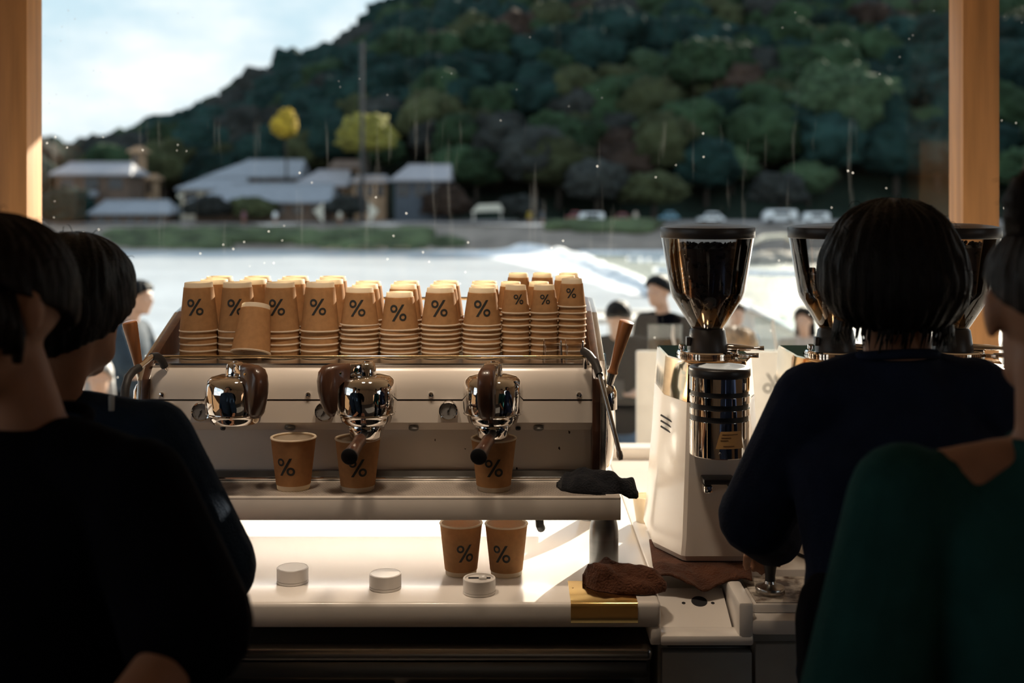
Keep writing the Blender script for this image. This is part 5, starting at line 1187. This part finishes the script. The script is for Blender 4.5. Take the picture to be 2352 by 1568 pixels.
def houses():
    def house(lab, px0, px1, y_eave, y_ridge, y_base, D, dep, wall, roof, slant=0., wins=3, balcony=None, hip=.1, wpy=None):
        x0, x1 = X(px0, D), X(px1, D); ze, zr, zb = Z(y_eave, D), Z(y_ridge, D), Z(y_base, D); o = (x1-x0)*.03+.3
        t = thing('house', lab, 'house', ((x0+x1)/2, D+dep/2, zb))
        part('walls', MB().box(x0+o, x1-o, D+.8, D+dep-.8, min(zb, -2.1), ze+.3), wall, t)
        sh = (x1-x0)*slant; mid = D+dep/2; th = .28
        vs = [V(x0, D, ze), V(x1, D, ze), V(x1-(x1-x0)*hip*(1 if slant <= 0 else .2)+max(0, sh*.0), mid, zr), V(x0+(x1-x0)*hip+max(0, sh), mid, zr), V(x0, D+dep, ze), V(x1, D+dep, ze)]
        vs += [v-V(0, 0, th) for v in vs]
        part('roof', MB().add(vs, [(0, 1, 2, 3), (3, 2, 5, 4), (0, 3, 4), (1, 5, 2), (6, 9, 8, 7), (9, 10, 11, 8), (6, 10, 9), (7, 8, 11), (0, 6, 7, 1), (4, 5, 11, 10), (0, 4, 10, 6), (1, 7, 11, 5)]), roof, t, 20)
        part('ridge', MB().tube([vs[3]+V(0, 0, .05), vs[2]+V(0, 0, .05)], .16, 6), roof, t)
        wz1 = ze-.55; wz0 = max(zb+.4, wz1-1.7); n = wins; span = (x1-x0-2*o)
        for i in range(n):
            a = x0+o+span*(i+.18)/n; b = x0+o+span*(i+.82)/n; f = part('window', MB().box(a, b, D+.70, D+.799, wz0, wz1, .02), M['house_brown'], t)
            part('pane', MB().box(a+.1, b-.1, D+.68, D+.699, wz0+.1, wz1-.1), M['window_dark'], f, 0)
        if balcony: part('balcony', MB().box(x0+o+.1, x0+o+span*balcony, D-.2, D+.79, wz0-.9, wz0-.1, .03), M['roof_tile'], t)
        return t
    house('brown two-storey house with flat pale roof at the foot of the hill, nearest the post', 112, 300, 398, 373, 520, 166, 9, M['house_brown'], M['roof_pale'], wins=3, balcony=.6)
    house('tall tan annex beside the brown two-storey house', 292, 322, 345, 338, 520, 176, 5, M['house_tan'], M['house_tan'], wins=1)
    house('tan low house between the annex and the long roofs', 326, 354, 408, 402, 520, 176, 5, M['house_tan'], M['house_tan'], wins=1)
    house('low dark teahouse with grey roof by the river road', 200, 392, 488, 462, 523, 158.2, 7, M['house_brown'], M['roof_tile'], wins=5)
    house('broad pale-roofed house, upper roof above the long roofs', 470, 690, 404, 366, 470, 176, 11, M['house_brown'], M['roof_tile'], slant=.26, wins=4)
    house('grey-roofed wing in front of the broad pale-roofed house', 402, 560, 432, 408, 470, 168.6, 6.5, M['house_cream'], M['roof_tile'], slant=.2, wins=3)
    house('long low house with wide pale roof facing the river', 430, 762, 462, 422, 500, 160, 8, M['house_brown'], M['roof_tile'], slant=.16, wins=7)
    house('tan house with pale sloping roof behind the long low house', 668, 800, 424, 392, 480, 168.6, 6, M['house_tan'], M['roof_pale'], slant=.3, wins=4)
    house('small tan gabled house on the slope under the drooping tree', 752, 832, 384, 368, 425, 177, 6, M['house_tan'], M['house_brown'], wins=2)
    house('tan house with pale eaves next to the slate-walled house', 804, 892, 414, 404, 500, 166, 7, M['house_tan'], M['roof_pale'], wins=3)
    house('slate-walled house with pale slanting roof at the end of the row', 896, 1034, 411, 378, 508, 163, 10, M['house_slate'], M['roof_pale'], slant=.2, wins=3, hip=.04)
    # canopy, pennants, pole, vans
    D = 157.
    t = thing('market_canopy', 'white canopy by the far road at the end of the houses', 'canopy', (X(1118, D), D, -2.05))
    x0, x1 = X(1082, D), X(1156, D)
    part('canopy_top', MB().prism([(x0, Z(487, D)), (x0+.9, Z(470, D)), (x1-.5, Z(468, D)), (x1, Z(484, D))], D, D+3, 'y'), M['canvas'], t)
    for x in (x0+.3, x1-.3):
        for y in (D+.2, D+2.8): part('pole', MB().tube([(x, y, -2.05), (x, y, Z(484, D))], .06, 6), M['steel'], t)
    part('stall_table', MB().box(x0+.2, x1+.8, D+.4, D+1.4, -1.9, Z(508, D), .03), M['roof_tile'], t)
    for i, (px, s) in enumerate(((742, -1), (848, 1))):
        lab = ['pale triangular pennant hanging before the long low house', 'pale triangular pennant by the slate-walled house'][i]; t = thing('pennant', lab, 'flag', (X(px, D), D, -2.05), group='pale pennants by the river')
        part('pole', MB().tube([(X(px, D), D, -2.05), (X(px, D), D, Z(462, D))], .05, 6), M['steel'], t)
        part('cloth', MB().prism([(X(px, D), Z(466, D)), (X(px-22*(-s if i else 1) if i == 0 else px+22, D), Z(484, D)), (X(px, D), Z(512, D))], D-.03, D+.03, 'y'), M['canvas'], t)
    t = thing('streak_mast', 'tall dark mast standing in for a vertical streak before the hill', 'pole', (X(832, 158.), 158., -2.05))  # mast added in place of a dark vertical streak
    part('mast', MB().tube([(X(832, 158.), 158., -2.05), (X(832, 158.), 158., Z(95, 158.))], [.30, .20], 8), M['black_plastic'], t)
    part('crossarm', MB().box(X(822, 158.), X(842, 158.), 157.9, 158.1, Z(112, 158.), Z(108, 158.)), M['black_plastic'], t)
    t = thing('lamp_post', 'green lamp post on the far road beside the teahouse', 'lamp post', (X(412, 156.), 156., -2.1))
    part('mast', MB().tube([(X(412, 156.), 156., -2.1), (X(412, 156.), 156., Z(452, 156.))], .12, 8), M['leaf_dark'], t); part('lamp', MB().ell(V(X(412, 156.), 156., Z(450, 156.)), (V(.3, 0, 0), V(0, .3, 0), V(0, 0, .25)), 10, 7), M['canvas'], t)
    def car(lab, px0, px1, y0, y1, D, m, van):
        x0, x1, zb, zt = X(px0, D), X(px1, D), Z(y1, D), Z(y0, D); L_ = x1-x0; h = zt-zb
        t = thing('van' if van else 'car', lab, 'van' if van else 'car', ((x0+x1)/2, D+.9, zb), group='vehicles on the far road')
        pr = [(x0, zb+h*.18), (x0, zb+h*.62), (x0+L_*.10, zt-h*.05), (x0+L_*.16, zt), (x1-L_*.05, zt), (x1, zt-h*.12), (x1, zb+h*.18)] if van else [(x0, zb+h*.2), (x0, zb+h*.5), (x0+L_*.24, zb+h*.56), (x0+L_*.36, zt), (x1-L_*.26, zt), (x1-L_*.08, zb+h*.56), (x1, zb+h*.5), (x1, zb+h*.2)]
        part('body', MB().prism(pr, D, D+1.8, 'y', .06), m, t)
        part('window', MB().box(x0+L_*.30, x1-L_*.22, D-.02, D+.01, zb+h*.60, zt-h*.12, .005), M['window_dark'], t)
        for x in (x0+L_*.2, x1-L_*.2):
            for y in (D+.05, D+1.6): part('wheel', MB().lathe([(0, .1), (h*.2, .1), (h*.2, -.1), (0, -.1)], (x, y, zb+h*.2), 12, Matrix.Rotation(PI/2, 4, 'X')), M['tyre'], t)
    car('white van parked on the far road before the leafless tree', 1328, 1388, 488, 517, 157, M['car_white'], True)
    car('red car behind the white van on the far road', 1300, 1340, 486, 508, 161, M['car_red'], False)
    car('pale blue car on the far road above the first grinder lid', 1515, 1560, 486, 508, 158, M['car_blue'], False)
    car('white car on the far road between the grinders, nearest the first lid', 1605, 1665, 488, 512, 158, M['car_white'], False)
    car('white minivan on the far road in the gap between the first two grinders', 1755, 1832, 482, 512, 157, M['car_white'], True)
    car('white van on the far road beside the bobbed hair', 1846, 1906, 488, 517, 157, M['car_white'], True)
    car('dark red car at the far road under the rust tree', 1405, 1450, 490, 512, 159, M['car_red'], False)
    # boat with tan roof and blue sides
    D = 118.
    t = thing('river_boat', 'roofed river boat with tan awning and blue side moored across the river', 'boat', (X(1775, D), D, WZ))
    x0, x1 = X(1722, D), X(1828, D)
    mb = MB(); secs = []
    for i in range(9): u = i/8; secs.append((V(x0+(x1-x0)*u, D+1, WZ+.25+.35*abs(2*u-1)**3), V(0, .9*max(.08, 1-abs(2*u-1)**3), 0), V(0, 0, .42)))
    part('hull', mb.loft(secs, 14), M['car_blue'], t)
    part('awning', MB().prism([(x0+.3, Z(560, D)), (x0+1.6, Z(541, D)), (x1-.8, Z(538, D)), (x1-.1, Z(556, D)), (x1-.9, Z(545, D)), (x0+1.7, Z(549, D))], D+.2, D+1.9, 'y'), M['canvas'], t)
    for x in (x0+.8, x1-.8): part('post', MB().tube([(x, D+.4, WZ+.5), (x, D+.4, Z(549, D))], .05, 6), M['house_brown'], t)
    # tiny strollers on the far road
    rd = random.Random(5)
    for i, (px, c, lab) in enumerate(((560, 'rose_print', 'tiny stroller in pink on the far road below the long low house'), (632, 'car_white', 'tiny stroller in white on the far road before the tan house'), (780, 'canvas', 'tiny stroller in white by the pale pennant'), (1216, 'leaf_yellow', 'tiny stroller in orange yellow by the white canopy'), (1245, 'house_slate', 'tiny stroller in slate beside the red car'), (1460, 'beige', 'tiny stroller in beige by the dark red car'))):
        D_ = 156.2; x = X(px, D_); zb = -2.15; t = thing('person', lab, 'person', (x, D_, zb))
        mb = MB(); mb.cap((x-.1, D_, zb+.05), .09, (x-.1, D_, zb+.85), .12, 8, 3); mb.cap((x+.1, D_+.1, zb+.05), .09, (x+.1, D_, zb+.85), .12, 8, 3); mb.cap((x, D_, zb+.85), .19, (x, D_, zb+1.35), .2, 8, 3); mb.cap((x, D_, zb+1.4), .07, (x, D_, zb+1.55), .07, 8, 3); mb.ell((x, D_, zb+1.63), (V(.1, 0, 0), V(0, .11, 0), V(0, 0, .13)), 10, 7)
        part('body', bake(mb, .06, 1), M['skin'], t, 180)
        mb = MB(); mb.cap((x, D_, zb+.80), .21, (x, D_, zb+1.36), .225, 10, 3); mb.cap((x-.22, D_, zb+1.3), .08, (x-.27, D_, zb+.85), .07, 8, 3); mb.cap((x+.22, D_, zb+1.3), .08, (x+.27, D_, zb+.85), .07, 8, 3); part('coat', bake(mb, .06, 1), M[c], t, 180)
        part('hair', MB().ell((x, D_+.02, zb+1.67), (V(.115, 0, 0), V(0, .12, 0), V(0, 0, .12)), 10, 7), M['hair_black'], t, 180)
houses()
def terrace_people():
    def folk(lab, px, ytop, D, H_, face, top, leg, hair='hair_black', skin='skin_light', pose='stand', look=0., long_sleeve=False, longhair=False, curly=False, sleeve=.55):
        k = H_/1.72; x = X(px, D); f = V(*face).normalized(); f_, l_, u_ = frame(f); g0 = GZ; sit = pose == 'sit'
        ztop = Z(ytop, D); hd = V(x, D, ztop-.125*k); base = hd-f_*(.05*k+.10*k*max(0, look)); shz = hd.z-.235*k+.05*k*look*.6
        shl, shr = base+l_*.185*k-f_*.01*k, base-l_*.185*k-f_*.01*k; shl.z = shr.z = shz
        hz = shz-.50*k; hip = V(base.x, base.y, hz)-f_*(.03+.05*look)*k
        knee = ank = None
        if sit:
            knee = [hip+f_*.42*k+l_*.10*k*s+V(0, 0, .02) for s in (1, -1)]; ank = [V(q.x, q.y, g0+.075*k)-f_*.05 for q in knee]
        el = [shl+V(0, 0, -.28*k)+l_*.05*k, shr+V(0, 0, -.28*k)-l_*.05*k]; wr = [el[0]+V(0, 0, -.24*k)+f_*.06*k, el[1]+V(0, 0, -.24*k)+f_*.06*k]
        hands = [(V(0, 0, -1)+f_*.2, -l_, .5, 1), (V(0, 0, -1)+f_*.2, l_, .5, -1)]
        if pose in ('phone', 'sit'):
            el = [shl+V(0, 0, -.27*k)+l_*.07*k-f_*.02, shr+V(0, 0, -.27*k)-l_*.07*k-f_*.02]; wr = [el[0]+f_*.22*k-l_*.15*k+V(0, 0, -.02*k), el[1]+f_*.22*k+l_*.15*k+V(0, 0, -.02*k)]
            hands = [(f_-l_*.8, V(0, 0, 1), .5, 1), (f_+l_*.8, V(0, 0, 1), .5, -1)]
        if pose == 'reach':
            el[1] = shr+V(0, 0, -.25*k)+f_*.10*k-l_*.03; wr[1] = el[1]+f_*.27*k+V(0, 0, .0); hands[1] = (f_, V(0, 0, -1), .35, 1)
            el[0] = shl+V(0, 0, -.25*k)+f_*.08*k+l_*.03; wr[0] = el[0]+f_*.26*k+V(0, 0, .02); hands[0] = (f_, V(0, 0, -1), .35, -1)
        if pose == 'drink':
            el[0] = shl+V(0, 0, -.26*k)+l_*.12*k+f_*.05; wr[0] = el[0]+l_*.05*k+f_*.14*k+V(0, 0, .20*k); hands[0] = (V(0, 0, 1)+f_*.2, -l_+f_*.3, .8, -1)
        hf = (f+V(0, 0, -.75*look)).normalized()
        def hairfn(t):
            c = hd+V(0, 0, .010*k); rad = (.112, .090, .112)
            if curly: rad = (.125, .118, .135)
            mb = hair_shell(c, hf, k, rad, 2.45 if longhair else (2.2 if curly else 1.95), 1.0, seedn=int(px), side=1.9 if longhair else 1.6, nu=44, nv=14, groove=.010 if curly else .002)
            if longhair:
                b = hd-f_*.07*k; mb.loft([(b+V(0, 0, .02*k), l_*.088*k, f_*.055*k), (b+V(0, 0, -.12*k), l_*.10*k, f_*.055*k), (b+V(0, 0, -.26*k)-f_*.02, l_*.09*k, f_*.035*k), (b+V(0, 0, -.34*k)-f_*.02, l_*.05*k, f_*.02*k)], 18)
            part('hair', mb, M[hair], t, 180)
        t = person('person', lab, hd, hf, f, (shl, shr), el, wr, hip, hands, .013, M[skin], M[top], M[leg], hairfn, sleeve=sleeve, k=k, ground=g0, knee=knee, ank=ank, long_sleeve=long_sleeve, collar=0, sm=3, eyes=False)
        return wr, f_, l_, k
    wr, f_, l_, k = folk('man in a slate shirt in profile outside, arm stretched out before him', 318, 641, 8.3, 1.72, (1, -.12, 0), 'slate_shirt', 'trouser', pose='reach', sleeve=.8)
    folk('person in a rose print top and jeans behind the bobbed man, mostly hidden by him', 262, 690, 9.6, 1.55, (.4, -1, 0), 'rose_print', 'jeans', longhair=True)
    folk('person with grey hair seated low outside behind the man in navy', 228, 822, 7.2, 1.55, (.3, -1, 0), 'slate_shirt', 'trouser', hair='hair_grey', pose='sit', longhair=True)
    wr, f_, l_, k = folk('man in a black tee and jeans outside, looking down at his hands', 1420, 688, 8.0, 1.66, (-.1, -1, 0), 'black_tee', 'jeans', pose='phone', look=.75)
    c = (wr[0]+wr[1])/2+f_*.13*k+V(0, 0, .03); t = thing('phone', 'dark phone held low by the man in jeans', 'phone', tuple(c)); part('case', MB().box(c.x-.036, c.x+.036, c.y-.005, c.y+.005, c.z-.04, c.z+.075, .006), M['black_plastic'], t); part('display', MB().box(c.x-.032, c.x+.032, c.y+.0052, c.y+.006, c.z-.034, c.z+.070), M['window_dark'], t)
    wr, f_, l_, k = folk('man in a dark tee outside holding a drink up near the first grinder', 1512, 629, 8.9, 1.72, (-.75, -.75, 0), 'black_tee', 'trouser', pose='stand', sleeve=.8)
    folk('person in a blue jacket outside, seen between the hopper and its collar', 1690, 690, 10.2, 1.52, (.2, -1, 0), 'blue_jacket', 'trouser', long_sleeve=True)
    folk('person with curly light brown hair outside, low behind the first grinder collar', 1692, 757, 6.5, 1.56, (.1, 1, 0), 'slate_shirt', 'jeans', hair='hair_curly', curly=True, look=.2)
    folk('person in a beige jacket outside beside the second grinder hopper', 1846, 702, 9.6, 1.48, (-.4, -.9, 0), 'beige', 'trouser', long_sleeve=True, longhair=True)
    # stool under the seated person
    x, y = X(228, 7.2), 7.25; t = thing('stool', 'low wooden stool under the grey-haired person outside', 'stool', (x, y, GZ))
    ztop = Z(822, 7.2)-1.12*(1.55/1.72)+.03; ztop = max(GZ+.12, ztop)
    part('seat', MB().box(x-.2, x+.2, y-.16, y+.2, ztop-.04, ztop, .01), M['house_tan'], t)
    for sx in (-.16, .16):
        for sy in (-.12, .16): part('leg', MB().box(x+sx-.02, x+sx+.02, y+sy-.02, y+sy+.02, GZ, ztop-.0405), M['house_tan'], t)
terrace_people()
